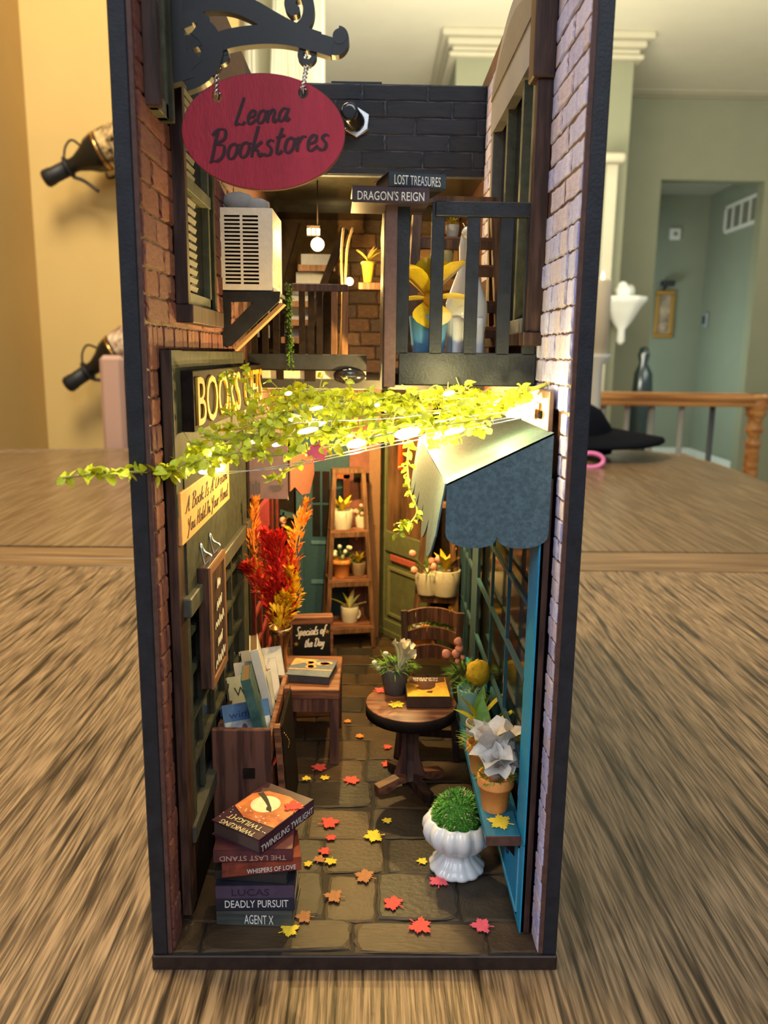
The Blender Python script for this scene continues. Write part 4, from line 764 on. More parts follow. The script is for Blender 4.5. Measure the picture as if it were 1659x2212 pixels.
# clutter seen just under the rear walkway
ct = thing('mirror_strip', 'shiny dark strip of glossy trim with light spots below the rear railing', 'trim strip', (0,0,0))
a, b = PY(14.2, 565, 800), PY(14.2, 790, 842); MB().box(a.x, b.x, 14.2, 14.4, b.z, a.z).build('strip', M('mottled_strip', (.10, .085, .06), .3, .8, .8, col2=(.55, .46, .34), streak=(1, 1, .6)), ct)
for px, py, wd_ in ((605, 808, 16), (670, 812, 24)): a = PY(14.1, px, py); MB().box(a.x-wd_/FPX*16, a.x+wd_/FPX*16, 14.08, 14.15, a.z-.22, a.z+.22).build('black_patch', DARK, ct, bevel=.02)
a = PY(14.0, 755, 812); m = MB(); m.ball(a, .6, 16, 8, 0, (1.1, .5, .55)); m.build('black_knob', flat('glossy_black', (.008,.008,.010), .12, spec=.9), ct)
# ------------------------------------------------------------------ books
PAPER = flat('page_block', (.075, .045, .035), .7)
def book(label, loc, w_, d_, h, rz=0, cover=None, title=None, tcol=None, th_=.5, group='books stacked on the floor by the left shop', tilt=(0, 0), spine2=None, flip=False, pages=None, tfit=.86, toff=.5):
    t = thing('book', label, 'book', loc, (tilt[0], tilt[1], rz), group)
    m = MB(); k = .035; m.box(-w_/2, w_/2, -d_/2, d_/2, h-k, h).box(-w_/2, w_/2, -d_/2, d_/2, 0, k).box(-w_/2, w_/2, -d_/2-.0, -d_/2+k, 0, h); m.build('cover', cover, t, bevel=.012)
    MB().box(-w_/2+.05, w_/2-.05, -d_/2+k, d_/2-.06, k, h-k).build('pages', pages or PAPER, t)
    if spine2: MB().box(-w_/2+.01, w_/2-.01, -d_/2-.005, -d_/2, h*.5, h-.02).build('spine_band', spine2, t)
    if title:
        u, v = ((-1,0,0), (0,0,-1)) if flip else ((1,0,0), (0,0,1)); tw, tt = w_*tfit, h*th_; ox_, oz_ = w_*toff-w_/2, h*.14
        org = (ox_+tw/2, -d_/2-.008, oz_+tt) if flip else (ox_-tw/2, -d_/2-.008, oz_)
        text('title', title, org, u, v, tw, tt, tcol or OFFW, t, th=.004, bold=.0)
    return t
def bk(n, c, **k):
    if 'col2' in k and max(k['col2']) < .55: k['col2'] = tuple(q*.6 for q in k['col2'])
    return M('cover_'+n, c, .4, k.pop('var', .25), k.pop('scale', 1.5), spec=.25, **k)
bx0 = -2.74
book('dark teal-black book titled AGENT X at the very bottom of the stack', (bx0+.02, 1.75, FT), 2.08, 1.6, .5, -.05, bk('agent', (.03, .04, .05), col2=(.16, .16, .12), streak=(.2, .2, 3)), 'AGENT X', tfit=.38, toff=.56, th_=.55)
t = book('thick purple and black book titled DEADLY PURSUIT, second from the bottom', (bx0, 1.72, FT+.5), 2.12, 1.62, .78, .02, bk('deadly', (.022, .022, .035)), 'DEADLY PURSUIT', tfit=.8, toff=.52, th_=.28, spine2=bk('purple', (.065, .042, .075)))
text('author_print', 'LUCAS', (-.62, -.825, .47), (1,0,0), (0,0,1), 1.0, .2, flat('dim_purple', (.02, .012, .03)), t)
book('plain black book lying slightly turned, third from the bottom', (bx0-.04, 1.78, FT+1.28), 1.98, 1.5, .3, -.1, bk('plain_black', (.025, .022, .024)))
t = book('rust and black book titled WHISPERS OF LOVE, turned at an angle in the stack', (bx0+.08, 1.72, FT+1.58), 2.1, 1.55, .38, .17, bk('whisper', (.05, .015, .018), col2=(.50, .10, .05), scale=1.3), 'WHISPERS OF LOVE', tfit=.62, toff=.62, th_=.36)
book('dark red book titled THE LAST STAND with its spine print upside down', (bx0-.05, 1.72, FT+1.96), 2.1, 1.6, .36, .04, bk('stand', (.05, .02, .022), col2=(.20, .05, .06), scale=1.0), 'THE LAST STAND', flip=True, tfit=.84, th_=.4, tcol=flat('rose_gold', (.50, .30, .22)))
zt_ = FT+2.32; tw = book('top book of the stack, orange and black cover with a pale moon, titled TWINKLING TWILIGHT', (-2.62, 2.12, zt_), 2.35, 1.72, .45, math.radians(57), bk('twinkle', (.035, .012, .02), col2=(.10, .03, .06), scale=.8), 'TWINKLING TWILIGHT', tfit=.95, th_=.42)
m = MB(); zc2 = .456
m.prism([(-.55, -.82), (.75, -.82), (.9, -.2), (.8, .5), (.45, .8), (-.3, .8), (-.6, .2)], (0, 0, zc2), (1,0,0), (0,1,0), .003, 0); m.build('orange_cover_art', bk('fire', (.35, .05, .02), col2=(.75, .25, .07), scale=1.2), tw)
m = MB(); m.prism(oval(.22, .12, .42, .42, 28), (0, 0, zc2+.004), (1,0,0), (0,1,0), .003); m.build('moon_art', flat('pale_moon', (.82, .78, .50)), tw)
m = MB(); m.ribbon([(.6, .62), (.42, .3), (.3, .12), (.12, -.12), (.05, -.2)], .12, (0, 0, zc2+.008), (1,0,0), (0,1,0), .003, taper=lambda t: 1.4-t); m.prism([(.2, -.1), (.12, .0), (.0, -.08), (-.02, -.28), (.1, -.2)], (0, 0, zc2+.008), (1,0,0), (0,1,0), .003); m.build('figure_art', INKB, tw)
for i, wd_ in enumerate(('TWINKLING', 'TWILIGHT')): text('cover_title', wd_, (-.98+i*.3, -.6+.0, zc2+.008), (0, 1, 0), (-1, 0, 0), 1.2, .19, flat('pale_gold', (.80, .68, .35)), tw, th=.003)
m = MB(); rr2 = random.Random(3)
for k in range(34):
    x, y, r_ = rr2.uniform(-1.12, -.25 if k % 3 else .5), rr2.uniform(-.82, .82), rr2.uniform(.012, .028); m.prism(oval(x, y, r_, r_, 6), (0, 0, zc2+.007), (1,0,0), (0,1,0), .003)
m.build('star_dots', OFFW, tw, kind='stuff')
# the two books on the balcony post
zb2 = PY(3.4, 760, 438).z; q = PY(3.0, 838, 430)
x_ = (PY(3.2, 757, 420).x+PY(3.2, 925, 420).x)/2; w_ = PY(3.2, 925, 420).x-PY(3.2, 757, 420).x; h_ = PY(3.2, 800, 405).z-PY(3.2, 800, 441).z
zt2 = PY(3.2, 840, 438).z
book("purple-brown book titled DRAGON'S REIGN on top of the balcony corner post", (x_, 4.05, zt2), w_, 1.7, h_, .05, bk('dragon', (.055, .036, .045), streak=(.5, .5, 2)), "DRAGON'S REIGN", tfit=.86, th_=.55, group='books on the balcony post')
w3 = PY(3.1, 915, 380).x-PY(3.1, 783, 385).x; x3 = (PY(3.1, 783, 385).x+PY(3.1, 915, 380).x)/2+.3
book("black book titled LOST TREASURES lying askew on top of the purple book", (x3+.15, 4.1, zt2+h_), w3, 1.55, h_*.93, .24, bk('lost', (.02, .035, .045), col2=(.07, .09, .11)), "LOST TREASURES", tfit=.8, th_=.62, group='books on the balcony post')
# ------------------------------------------------------------------ plants
def pot(prof, mat, t, n=26, nm='pot', soil=True, fn=None):
    m = MB(); m.lathe(prof, (0,0,0), n, fn=fn); m.build(nm, mat, t); 
    if soil: r_, z_ = prof[-1]; m = MB(); m.lathe([(r_*.9, z_-.1), (r_*.85, z_-.05), (.02, z_-.02)], (0,0,0), 14); m.build('soil', flat('dark_soil', (.05, .04, .02), .9), t)
def terr(h, r, rim=.24):   # profile with rolled rim, open top
    return [(.02, 0), (r*.66, 0), (r*.68, .03), (r*.88, h-rim), (r*.98, h-rim), (r, h-rim+.04), (r, h-.03), (r*.97, h), (r*.86, h), (r*.84, h-.15)]
def cup(h, r0, r1): return [(.02, 0), (r0, 0), (r0*1.02, .04), ((r0+r1)/2*1.06, h*.5), (r1, h-.03), (r1*.97, h), (r1*.88, h), (r1*.86, h-.15)]
def moss(t, r, z, n=90, ln=.28, nm='moss', dome=.3, mats=None, seed=0):
    rd_ = random.Random(seed+n); m = MB()
    for k in range(n):
        a, q = rd_.uniform(0, 2*PI), r*math.sqrt(rd_.random()); b = Vector((q*math.cos(a), q*math.sin(a), z+dome*(1-(q/r)**2))); d = Vector((q*math.cos(a)/r+rd_.uniform(-.6, .6), q*math.sin(a)/r+rd_.uniform(-.6, .6), rd_.uniform(.2, 1.1)))
        m.leaf(b, d, ln*rd_.uniform(.6, 1.3), .05, curl=.4, mi=int(rd_.random() < .4), n=2)
    return m.build(nm, mats or MOSS, t, kind='stuff')
def petals(t, c, n, ln, wd, mat, el=.5, nm='petal', curl=.2, cup_=.3, a0=0, each=True):
    out = []
    for k in range(n):
        a = a0+2*PI*k/n; m = MB(); m.leaf(c, (math.cos(a)*math.cos(el), math.sin(a)*math.cos(el), math.sin(el)), ln, wd, curl=curl, n=5, cup=cup_, shape=lambda q: math.sin(PI*min(1, q*.96+.04)**1.25)**.7); out.append(m.build(nm, mat, t))
    return out
def trumpet(t, c, d, ln, r, mat, nm='blossom', seed=0):
    rd_ = random.Random(seed); c = Vector(c); d = Vector(d).normalized(); a1 = d.orthogonal().normalized(); a2 = d.cross(a1); m = MB(); n = 20; vs = []
    prof = [(.12, 0), (.16, .35), (.3, .6), (.7, .85), (1.0, .95), (1.1, 1.0)]
    ph = rd_.uniform(0, 6)
    for i, (rr2, tt) in enumerate(prof):
        for j in range(n): a = 2*PI*j/n; k = r*rr2*(1+(.22*math.cos(5*a+ph)+.1*math.sin(11*a))*(i/5)); vs.append(c+d*ln*(tt+(.10*math.sin(5*a+ph)*(i/5)))+(a1*math.cos(a)+a2*math.sin(a))*k)
    m.add(vs, [(i*n+j, i*n+(j+1)%n, (i+1)*n+(j+1)%n, (i+1)*n+j) for i in range(5) for j in range(n)], 0, True); m.build(nm, mat, t)
# big pot on the blue ledge
def potted(label, loc, prof, mat, group=None): return thing('potted_plant', label, 'plant', loc, (0,0,0), group)
c_ = Vector((3.87, 2.35, SZ)); t = potted('terracotta pot with crumpled white dried flowers at the front end of the blue ledge', c_, None, None); pot(terr(1.05, .52, .3), TERRA, t)
moss(t, .42, .92, 110, .3, seed=1); m = MB(); m.tube([(0, 0, .9), (.0, .02, 1.35)], [.2, .26], 12); m.build('stem_bundle', flat('tan_stem_bundle', (.42, .32, .22), .8, streak=(3, 3, .4)), t)
for i, (dx, dy, dz, ln, r_) in enumerate([(.45, -.55, 1.0, .75, .42), (-.3, -.5, 1.2, .9, .5), (.1, .2, 1.3, 1.2, .5), (-.35, .1, 1.3, 1.25, .5), (.7, -.1, .9, .8, .38), (-.1, -.8, .8, .8, .4)]): trumpet(t, (0, 0, 1.2), (dx, dy, dz), ln, r_, PETW, seed=i)
m = MB(); m.leaf((.4, -.25, 1.95), (.2, -1, .1), .18, .05); m.leaf((-.05, -.5, 1.8), (0, -1, 0), .16, .04); m.build('dark_stamen', flat('plum_stamen', (.10, .02, .06)), t)
c_ = Vector((3.78, 4.35, SZ)); t = potted('terracotta pot of shaggy yellow moss, second on the blue ledge', c_, None, None); pot(terr(1.0, .50, .28), TERRA, t); moss(t, .5, .9, 150, .4, mats=[MOSS[1], flat('yellow_moss', (.42, .38, .04))], seed=2)
for i, (d, ln, wd_) in enumerate([((.3, -.2, 1.2), 1.6, .5), ((-.5, -.3, .9), 1.2, .5), ((.9, .1, 1.5), 1.7, .4), ((0, .2, 1), 1.5, .5), ((-.2, -.6, .7), .9, .4)]): m = MB(); m.leaf((0, 0, .9), d, ln, wd_, n=6, curl=.2); m.build('broad_leaf', LEAFY if i % 2 == 0 else LEAFG, t)
c_ = Vector((3.85, 5.9, SZ)); t = potted('pot of upright yellow-edged green leaves on the blue ledge, third from the front', c_, None, None); pot(cup(.9, .3, .42), PCREAM, t)
for i, (d, ln, wd_) in enumerate([((.7, -.1, 1.3), 1.7, .45), ((.2, -.2, 1.3), 1.4, .5), ((-.5, -.3, 1.2), 1.5, .45), ((.1, .2, 1.1), 1.3, .45), ((-.8, 0, .7), 1.0, .4)]): m = MB(); m.leaf((0, 0, .8), d, ln, wd_, n=6, curl=.15); m.build('broad_leaf', LEAFY if i in (0, 2, 4) else LEAFG, t)
c_ = Vector((3.83, 7.6, SZ)); t = potted('tall aqua blue pot with a round yellow flower head on the blue ledge', c_, None, None); pot(cup(1.35, .33, .52), AQUA, t, nm='glazed_pot'); moss(t, .42, 1.22, 100, .32, seed=4)
m = MB(); m.ball((.18, -.15, 1.95), .42, 18, 12, 0, (1, 1, 1.05), .09); m.build('flower_head', flat('mustard_bloom', (.62, .42, .02), .8, var=.3, bump=.6, bscale=10), t); m = MB(); m.tube([(0, 0, 1.2), (.18, -.15, 1.6)], .06); m.build('stem', STEM, t)
c_ = Vector((3.8, 9.6, SZ)); t = potted('dark pot with thin stems and small pink buds at the back of the blue ledge', c_, None, None); pot(cup(1.0, .36, .5), flat('dark_olive_pot', (.06, .07, .03)), t); moss(t, .45, .9, 110, .5, seed=5)
for i, (px, py) in enumerate([(964, 1412), (990, 1386), (993, 1400), (985, 1412), (1000, 1420), (988, 1428)]):
    p_ = PY(9.0, px, py)-c_; m = MB(); m.tube([(0, 0, .9), (p_.x*.5+.15, p_.y*.4, p_.z*.6), p_], .022, 5, k=5); m.build('stem', STEM, t); m = MB(); m.ball(p_, .16 if i < 4 else .1, 8, 6, noise=.1); m.build('bud', PINK, t)
# urn with moss
t = thing('urn_planter', 'white fluted porcelain urn planter with round green moss on the cobbles, lower right', 'planter', (3.0, 3.55, FT))
fl_ = lambda a, z: 1+(.12*abs(math.cos(a*6.5))*(1 if .75 < z < 1.9 else .5))
m = MB(); m.lathe([(.02, 0), (.70, 0), (.80, .05), (.80, .14), (.66, .26), (.50, .42), (.44, .56), (.50, .68), (.72, .82), (.90, 1.05), (.98, 1.3), (.95, 1.5), (.84, 1.66), (.78, 1.7), (.74, 1.66), (.7, 1.5)], (0,0,0), 78, fn=fl_); m.build('urn', PORC, t)
m = MB(); m.ball((0, 0, 1.62), .72, 20, 12, 0, (1, 1, 1.1), .05); m.build('moss_core', MOSS[0], t)
rd_ = random.Random(9); m = MB()
for k in range(1500):
    a, e_ = rd_.uniform(0, 2*PI), math.asin(rd_.uniform(-.1, 1)); n_ = Vector((math.cos(a)*math.cos(e_), math.sin(a)*math.cos(e_), math.sin(e_)*1.1)); d = n_+Vector((rd_.uniform(-.8, .8), rd_.uniform(-.8, .8), rd_.uniform(-.8, .8)))
    m.leaf(Vector((0, 0, 1.62))+n_*.70, d, rd_.uniform(.1, .2), .055, n=2, mi=0 if rd_.random() < .62 else (1 if rd_.random() < .7 else 2))
m.build('moss_tuft', [flat('urn_moss', (.055, .24, .02), .8, var=.3), flat('urn_moss_light', (.14, .36, .05), .8), flat('dry_floret', (.50, .38, .24), .8)], t, kind='stuff')
# ------------------------------------------------------------------ round table, its pot and book
TC = (1.78, 8.3); TZ = 3.7; TR = 1.6
t = thing('round_table', 'round dark wooden pedestal table with crossed flat feet in the alley', 'table', (TC[0], TC[1], 0))
m = MB(); m.lathe([(TR, TZ-.42), (TR, TZ-.02), (TR-.02, TZ)], (0,0,0), 56); m.build('tabletop', [W_RUST], t); m = MB(); m.lathe([(TR+.01, TZ-.43), (TR+.01, TZ-.03)], (0,0,0), 56); m.build('table_edge', DARK, t)
prof = [(-.44, 3.3), (.44, 3.3), (.34, 2.9), (.28, 2.2), (.34, 1.6), (.5, 1.05), (.56, .9), (-.56, .9), (-.5, 1.05), (-.34, 1.6), (-.28, 2.2), (-.34, 2.9)]
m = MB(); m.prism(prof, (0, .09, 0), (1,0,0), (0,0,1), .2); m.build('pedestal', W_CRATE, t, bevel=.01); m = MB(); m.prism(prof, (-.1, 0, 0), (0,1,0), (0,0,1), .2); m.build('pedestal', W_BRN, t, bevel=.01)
ft = [(-1.35, FT), (-1.35, FT+.28), (-.5, .95), (.5, .95), (1.35, FT+.28), (1.35, FT), (.9, FT), (.5, FT+.2), (-.5, FT+.2), (-.9, FT)]
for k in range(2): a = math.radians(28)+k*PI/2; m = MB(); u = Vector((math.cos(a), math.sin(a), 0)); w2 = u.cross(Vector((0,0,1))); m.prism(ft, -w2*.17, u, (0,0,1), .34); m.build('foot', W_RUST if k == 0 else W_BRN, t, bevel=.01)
pc_ = PZ(TZ, 853, 1503); t = potted('dark grey pot with green grass and pale dried flowers on the round table', (pc_.x, pc_.y+.3, TZ), None, None); pot([(.02, 0), (.36, 0), (.38, .03), (.56, 1.02), (.53, 1.05), (.48, 1.0), (.46, .9)], PGREY, t); moss(t, .5, .95, 150, .45, dome=.12, seed=7)
for i, (d, ln, r_) in enumerate([((.25, -.1, 1), 1.15, .26), ((.5, -.2, 1), .95, .24), ((.1, .1, 1.1), 1.1, .25)]): trumpet(t, (.1, 0, .8), d, ln, r_, flat('cream_dried_flower', (.66, .60, .45), .7), seed=i+20)
for (x, z) in ((-.35, 1.55), (-.75, 1.2), (-.62, 1.02)): m = MB(); m.tube([(0, 0, .95), (x, -.2, z)], .03, 5); m.build('twig', STEM, t); m = MB(); m.ball((x, -.2, z), .11, 8, 5, noise=.1); m.build('bud', flat('pale_bud', (.55, .56, .42)), t)
a, b = PZ(TZ, 873, 1530), PZ(TZ, 968, 1538); bw_ = (b-a).length; bd = 1.75
t = book('thick black book with orange and gold cover lying on the round table', ((a.x+b.x)/2+.08, a.y+bd/2+.02, TZ), bw_, bd, .42, .02, bk('hunt', (.07, .04, .03)), group='books in the alley', pages=PAPER)
m = MB(); m.prism(rect(-bw_/2+.03, bw_/2-.03, -bd/2+.03, bd/2-.03), (0, 0, .421), (1,0,0), (0,1,0), .003); m.build('cover_art', bk('gold', (.48, .16, .03), col2=(.85, .52, .05), scale=.8), t)
m = MB(); m.prism([(-.65, .84), (.72, .84), (.7, .42), (.35, .3), (.3, -.05), (.12, -.25), (-.2, -.3), (-.4, -.12), (-.25, .12), (-.6, .35)], (0, 0, .425), (1,0,0), (0,1,0), .003); m.prism([(.0, -.4), (.2, -.36), (.14, -.56), (-.06, -.52)], (0, 0, .425), (1,0,0), (0,1,0), .003); m.build('rider_print', bk('rider', (.07, .02, .012), col2=(.16, .06, .03)), t)
text('cover_title', 'HUNTING', (.46, .78, .43), (-1,0,0), (0,-1,0), .9, .13, OFFW, t, th=.003); text('cover_title', 'THE RELIC', (.46, .6, .43), (-1,0,0), (0,-1,0), .9, .13, OFFW, t, th=.003)
# ------------------------------------------------------------------ chair
t = thing('wooden_chair', 'dark brown wooden chair with curved slatted back behind the round table', 'chair', (2.7, 11.6, FT), (0, 0, -.12))
for s_ in (-1, 1):
    m = MB(); m.bar((s_*1.15, .9, 5.15), (s_*.98, .6, 2.3), .26, .22, up=(0,1,0)); m.build('back_post', W_BRN, t, bevel=.01)
    m = MB(); m.bar((s_*.98, .6, 2.3), (s_*1.1, 1.0, 0), .26, .22, up=(0,1,0)); m.build('leg', W_BRN, t, bevel=.01); m = MB(); m.bar((s_*.95, -1.1, 2.2), (s_*1.15, -1.5, 0), .26, .24, up=(0,1,0)); m.build('leg', W_BRN, t, bevel=.01)
MB().box(-1.1, 1.1, -1.3, .75, 2.2, 2.42).build('seat', W_BRN, t, bevel=.03)
for i, (z, hh) in enumerate(((4.75, .6), (4.0, .5), (3.25, .55))):
    n = 14; rr2 = 1.14-.06*i
    for k in range(5):
        m = MB(); vs = []
        for j in range(4):
            a = (k+j/3*.96)/5*2-1; x = a*rr2; y = .85-.08*i+.35*(1-a*a); zz = z-(0 if i == 0 else 0)+.16*(1-a*a)
            vs += [(x, y, zz-hh/2), (x, y, zz+hh/2), (x, y+.16, zz+hh/2), (x, y+.16, zz-hh/2)]
        m.add(vs, [(j*4+q, (j+1)*4+q, (j+1)*4+(q+1)%4, j*4+(q+1)%4) for j in range(3) for q in range(4)]+[(3,2,1,0),(12,13,14,15)]); m.build('back_slat', W_CRATE, t)
MB().box(-1.0, 1.0, -1.25, -1.1, .8, 1.05).build('stretcher', W_BRN, t)
# ------------------------------------------------------------------ crate of books and bench
CXa, CXb = PY(4.3, 456, 1575).x, PY(4.3, 584, 1575).x; CZt = PY(4.3, 520, 1577).z
t = thing('book_crate', 'brown wooden crate with sloping rim standing beside the left shop window, holding upright books', 'crate', (0,0,0)); cl = 5.2
MB().box(CXa, CXb, 4.3, 4.5, FT, CZt).build('front_board', W_CRATE, t, bevel=.03); MB().box(CXa, CXb, 4.3+cl-.2, 4.3+cl, FT, CZt-.4).build('back_board', W_CRATE, t, bevel=.03)
for x in (CXa, CXb-.16): MB().box(x, x+.16, 4.5, 4.3+cl-.2, FT+.6, CZt-.3).build('side_board', W_RUST if x > CXa else W_BRN, t, bevel=.02)
MB().box(CXa, CXb, 4.5, 4.3+cl-.2, CZt-1.3, CZt-1.15).build('shelf_board', W_BRN, t); MB().box(CXa+.95, CXa+1.3, 4.22, 4.3, CZt-1.55, CZt-1.25).build('dark_slot', DARK, t)
# books in the crate, covers facing the viewer and leaning back
def upright(label, px, py, pxr, pyr, y, h, cover, ttl=None, tc_=INKB, th=.3, extra=None, rz=.5, lean=-.35):
    a = PY(y, px, py); b = PY(y, pxr, pyr); w2 = 1.55
    t = thing('book', label, 'book', (a.x+.0, y, a.z-h), (lean, 0, rz), 'books leaning in the crate')
    m = MB(); k = .03; m.box(0, w2, 0, k, 0, h).box(0, w2, th-k, th, 0, h).box(w2-k, w2, 0, th, 0, h); m.build('cover', cover, t, bevel=.01); MB().box(.04, w2-k, k, th-k, .05, h-.05).build('pages', flat('brown_page_block', (.16, .10, .05), .7), t)
    if ttl: text('cover_title', ttl, (.2, -.004, h*.55), (1,0,0), (0,0,1), w2*.7, h*.2, tc_, t, th=.004)
    if extra: extra(t, w2, h)
    return t
def snow(t, w2, h):
    m = MB(); m.prism(rect(.03, w2-.04, h*.06, h*.45), (0, -.002, 0), (1,0,0), (0,0,1), .003); m.build('cover_art', M('snow_print', (.16, .20, .28), .5, .3, 1.6, col2=(.50, .50, .46)), t)
    m = MB(); m.prism(oval(w2*.42, h*.18, .09, .16, 14), (0, -.006, 0), (1,0,0), (0,0,1), .003); m.build('figure_art', flat('plum_print', (.12, .05, .06)), t)
upright('blue wintry book leaning at the front of the crate', 486, 1530, 560, 1490, 5.3, 1.0, bk('winter', (.06, .14, .32), var=.3), 'winter', flat('navy_print', (.015, .03, .10)), .28, snow, lean=-.55, rz=.42)
upright('pale cream and grey book second from the front of the crate', 500, 1470, 575, 1430, 6.7, 1.5, bk('pale', (.45, .42, .30), var=.2), 'WINS', None or INKB, .28, lean=-.5, rz=.42)
upright('white book with faint grey lettering third in the crate', 515, 1438, 590, 1400, 7.8, 1.5, bk('white', (.62, .57, .50), var=.1), 'TWIST', flat('grey_print', (.20, .16, .13)), .3, lean=-.5, rz=.42)
upright('white book with black block letters leaning at the back of the crate', 530, 1412, 595, 1385, 9.0, 1.6, bk('white2', (.66, .62, .55), var=.1), 'IMN TZ', INKB, .3, lean=-.45, rz=.42)
# two books leaning sideways on the crate edge, covers to the right
def sidebook(label, px, py, y, ln, h, cover, art, rz=.22):
    a = PY(y, px, py); t = thing('book', label, 'book', (a.x, y, a.z-h), (0, .22*-1, rz), 'books leaning in the crate')
    MB().box(-.22, 0, 0, ln, 0, h).build('pages', flat('brown_page_block', (.16, .10, .05), .7), t); MB().box(-.26, -.22, -.02, ln+.02, -.02, h+.02).box(0, .04, -.02, ln+.02, -.02, h+.02).box(-.26, .04, -.05, -.02, -.02, h+.02).build('cover', cover, t, bevel=.01)
    m = MB(); m.prism(rect(.05, ln-.05, .05, h*.5), (.042, 0, 0), (0,1,0), (0,0,1), .004); m.build('cover_art', art, t)
sidebook('tall white book with dark red streaks leaning on the right rim of the crate', 588, 1398, 7.4, 1.5, 2.35, bk('white2', (.66, .62, .55), var=.1), bk('redstreak', (.12, .02, .03), col2=(.5, .3, .3), scale=1.5), .15)
sidebook('narrow dark teal book leaning on the right rim of the crate, nearest the front', 572, 1462, 5.0, 1.2, 2.2, bk('teal', (.02, .07, .07), col2=(.10, .22, .20)), bk('teal', (.02, .07, .07)), .12)
# A-frame leaning panels with chain, right of crate
t = thing('folding_sign_frame', 'dark narrow folding sign frame with a fine chain, leaning between crate and bench', 'sign frame', (0,0,0))
p_ = [PY(5.3, 600, 1505), PY(5.3, 628, 1760)]; [MB().bar((CXb+.12, yy, CZt-.2), (CXb+.35, yy+.2, FT), .18, .3, up=(0,1,0)).build('frame_leg', W_RUST, t) for yy in (5.0, 8.0)]
m = MB(); m.add([(CXb+.14, 5.1, CZt-.3), (CXb+.36, 5.2, FT+.2), (CXb+.36, 8.1, FT+.2), (CXb+.14, 8.0, CZt-.3)], [(0,1,2,3)]); o = m.build('panel', DARK, t); o.modifiers.new('s', 'SOLIDIFY').thickness = .0012
m = MB()
for k in range(16): m.ball((CXb+.3+.1*math.sin(k*.4), 5.3+k*.12, CZt-.6-k*.13), .035, 6, 4)
m.build('chain', BRASS, t)
# bench
bz = 3.55; a, b = PZ(bz, 618, 1462), PZ(bz, 735, 1476); t = thing('stool', 'dark brown square wooden stool carrying the vase and a book', 'stool', (0,0,0)); bx0_, bx1_ = -3.1, -.82; by0, by1 = 9.6, 13.0
MB().box(bx0_, bx1_, by0, by1, bz-.38, bz).build('seat', W_RUST, t, bevel=.03); MB().box(bx0_+.05, bx1_-.02, by0+.04, by0+.2, bz-.9, bz-.38).build('apron', W_CRATE, t)
for x in (bx0_+.02, bx1_-.36):
    for y in (by0+.05, by1-.35): MB().box(x, x+.34, y, y+.3, FT, bz-.38).build('leg', W_CRATE, t, bevel=.02)
MB().box(bx1_-.25, bx1_-.1, by0+.3, by1-.3, 1.3, 1.5).build('stretcher', W_BRN, t)
t = book('open-topped square book with blue and orange printed cover lying on the stool', (-1.95, 11.0, bz), 1.75, 1.7, .3, -.16, bk('bluebook', (.05, .05, .06)), group='books in the alley')
m = MB(); m.prism(rect(-.85, .85, -.82, .82), (0, 0, .301), (1,0,0), (0,1,0), .003); m.build('cover_art', bk('bluegrey', (.10, .14, .22), col2=(.22, .26, .33), scale=2), t)
m = MB(); m.prism([(-.85, .1), (.1, .82), (-.85, .82)], (0, 0, .305), (1,0,0), (0,1,0), .003); m.prism([(-.85, -.28), (.85, -.2), (.85, -.12), (-.85, -.2)], (0, 0, .305), (1,0,0), (0,1,0), .003)
for k in range(9): rr2 = random.Random(k); m.prism(oval(rr2.uniform(-.3, .6), rr2.uniform(0, .55), .18, .15, 10), (0, 0, .309), (1,0,0), (0,1,0), .003)
m.build('orange_cover_print', bk('orangeprint', (.62, .25, .08), col2=(.80, .45, .18), scale=3), t)
# vase with coral-like foliage
vb = PY(10.6, 607, 1470); t = thing('foliage_vase', 'brass flared vase of red, orange and yellow feathery preserved foliage on the stool', 'vase', (vb.x, 10.6, bz))
vh = PY(10.6, 612, 1356).z-bz; vr = (PY(10.6, 636, 1350).x-PY(10.6, 588, 1350).x)/2
m = MB(); m.lathe([(.02, 0), (vr*.75, 0), (vr*.72, .1), (vr*.58, .4), (vr*.62, vh*.6), (vr*.9, vh*.9), (vr, vh), (vr*.94, vh), (vr*.6, vh*.7)], (0,0,0), 28); m.build('brass_vase', flat('amber_brass', (.38, .17, .06), .18, metal=.85, var=.3), t)
m = MB(); m.tube([(vr*math.cos(a), vr*math.sin(a), vh) for a in [2*PI*i/30 for i in range(31)]], .04, 6, cap=False); m.build('rim', flat('bright_brass', (.9, .7, .35), .2, metal=1), t)
FM = {'red': flat('red_foliage', (.66, .02, .012), .7, var=.35), 'orange': flat('orange_foliage', (.85, .27, .02), .7, var=.25), 'yellow': flat('yellow_foliage', (.85, .52, .01), .7, var=.2)}
def frond(pxs, col, wpx, n, seed, y=10.3):
    rd_ = random.Random(seed); pts = smooth_path([PY(y+rd_.uniform(-.3, .3), *p)-Vector((vb.x, 10.6, bz)) for p in pxs], 8); m = MB(); m.tube(pts, [.06, .02], 5); N = len(pts); w_ = wpx/FPX*29
    for k in range(n):
        i = rd_.randrange(int(N*.05), N); p = pts[i]; d = (pts[min(i+1, N-1)]-pts[max(0, i-1)]).normalized(); f = math.sin(PI*min(1, (i/N)*.85+.15))**.5
        sd = Vector((rd_.uniform(-1, 1), rd_.uniform(-.7, .7), rd_.uniform(-.3, .3))); b = p+sd*w_*.42*f; m.leaf(b, d*1.1+sd*.8+Vector((0, 0, .3)), rd_.uniform(.22, .42), rd_.uniform(.09, .17), n=3, curl=rd_.uniform(-.3, .5), cup=.3)
    m.build('frond', FM[col], t)
frond([(600, 1352), (585, 1300), (562, 1250), (550, 1190), (545, 1140), (552, 1085)], 'orange', 34, 190, 1)
frond([(610, 1352), (625, 1280), (632, 1220), (642, 1160), (655, 1115), (662, 1088)], 'orange', 30, 170, 2)
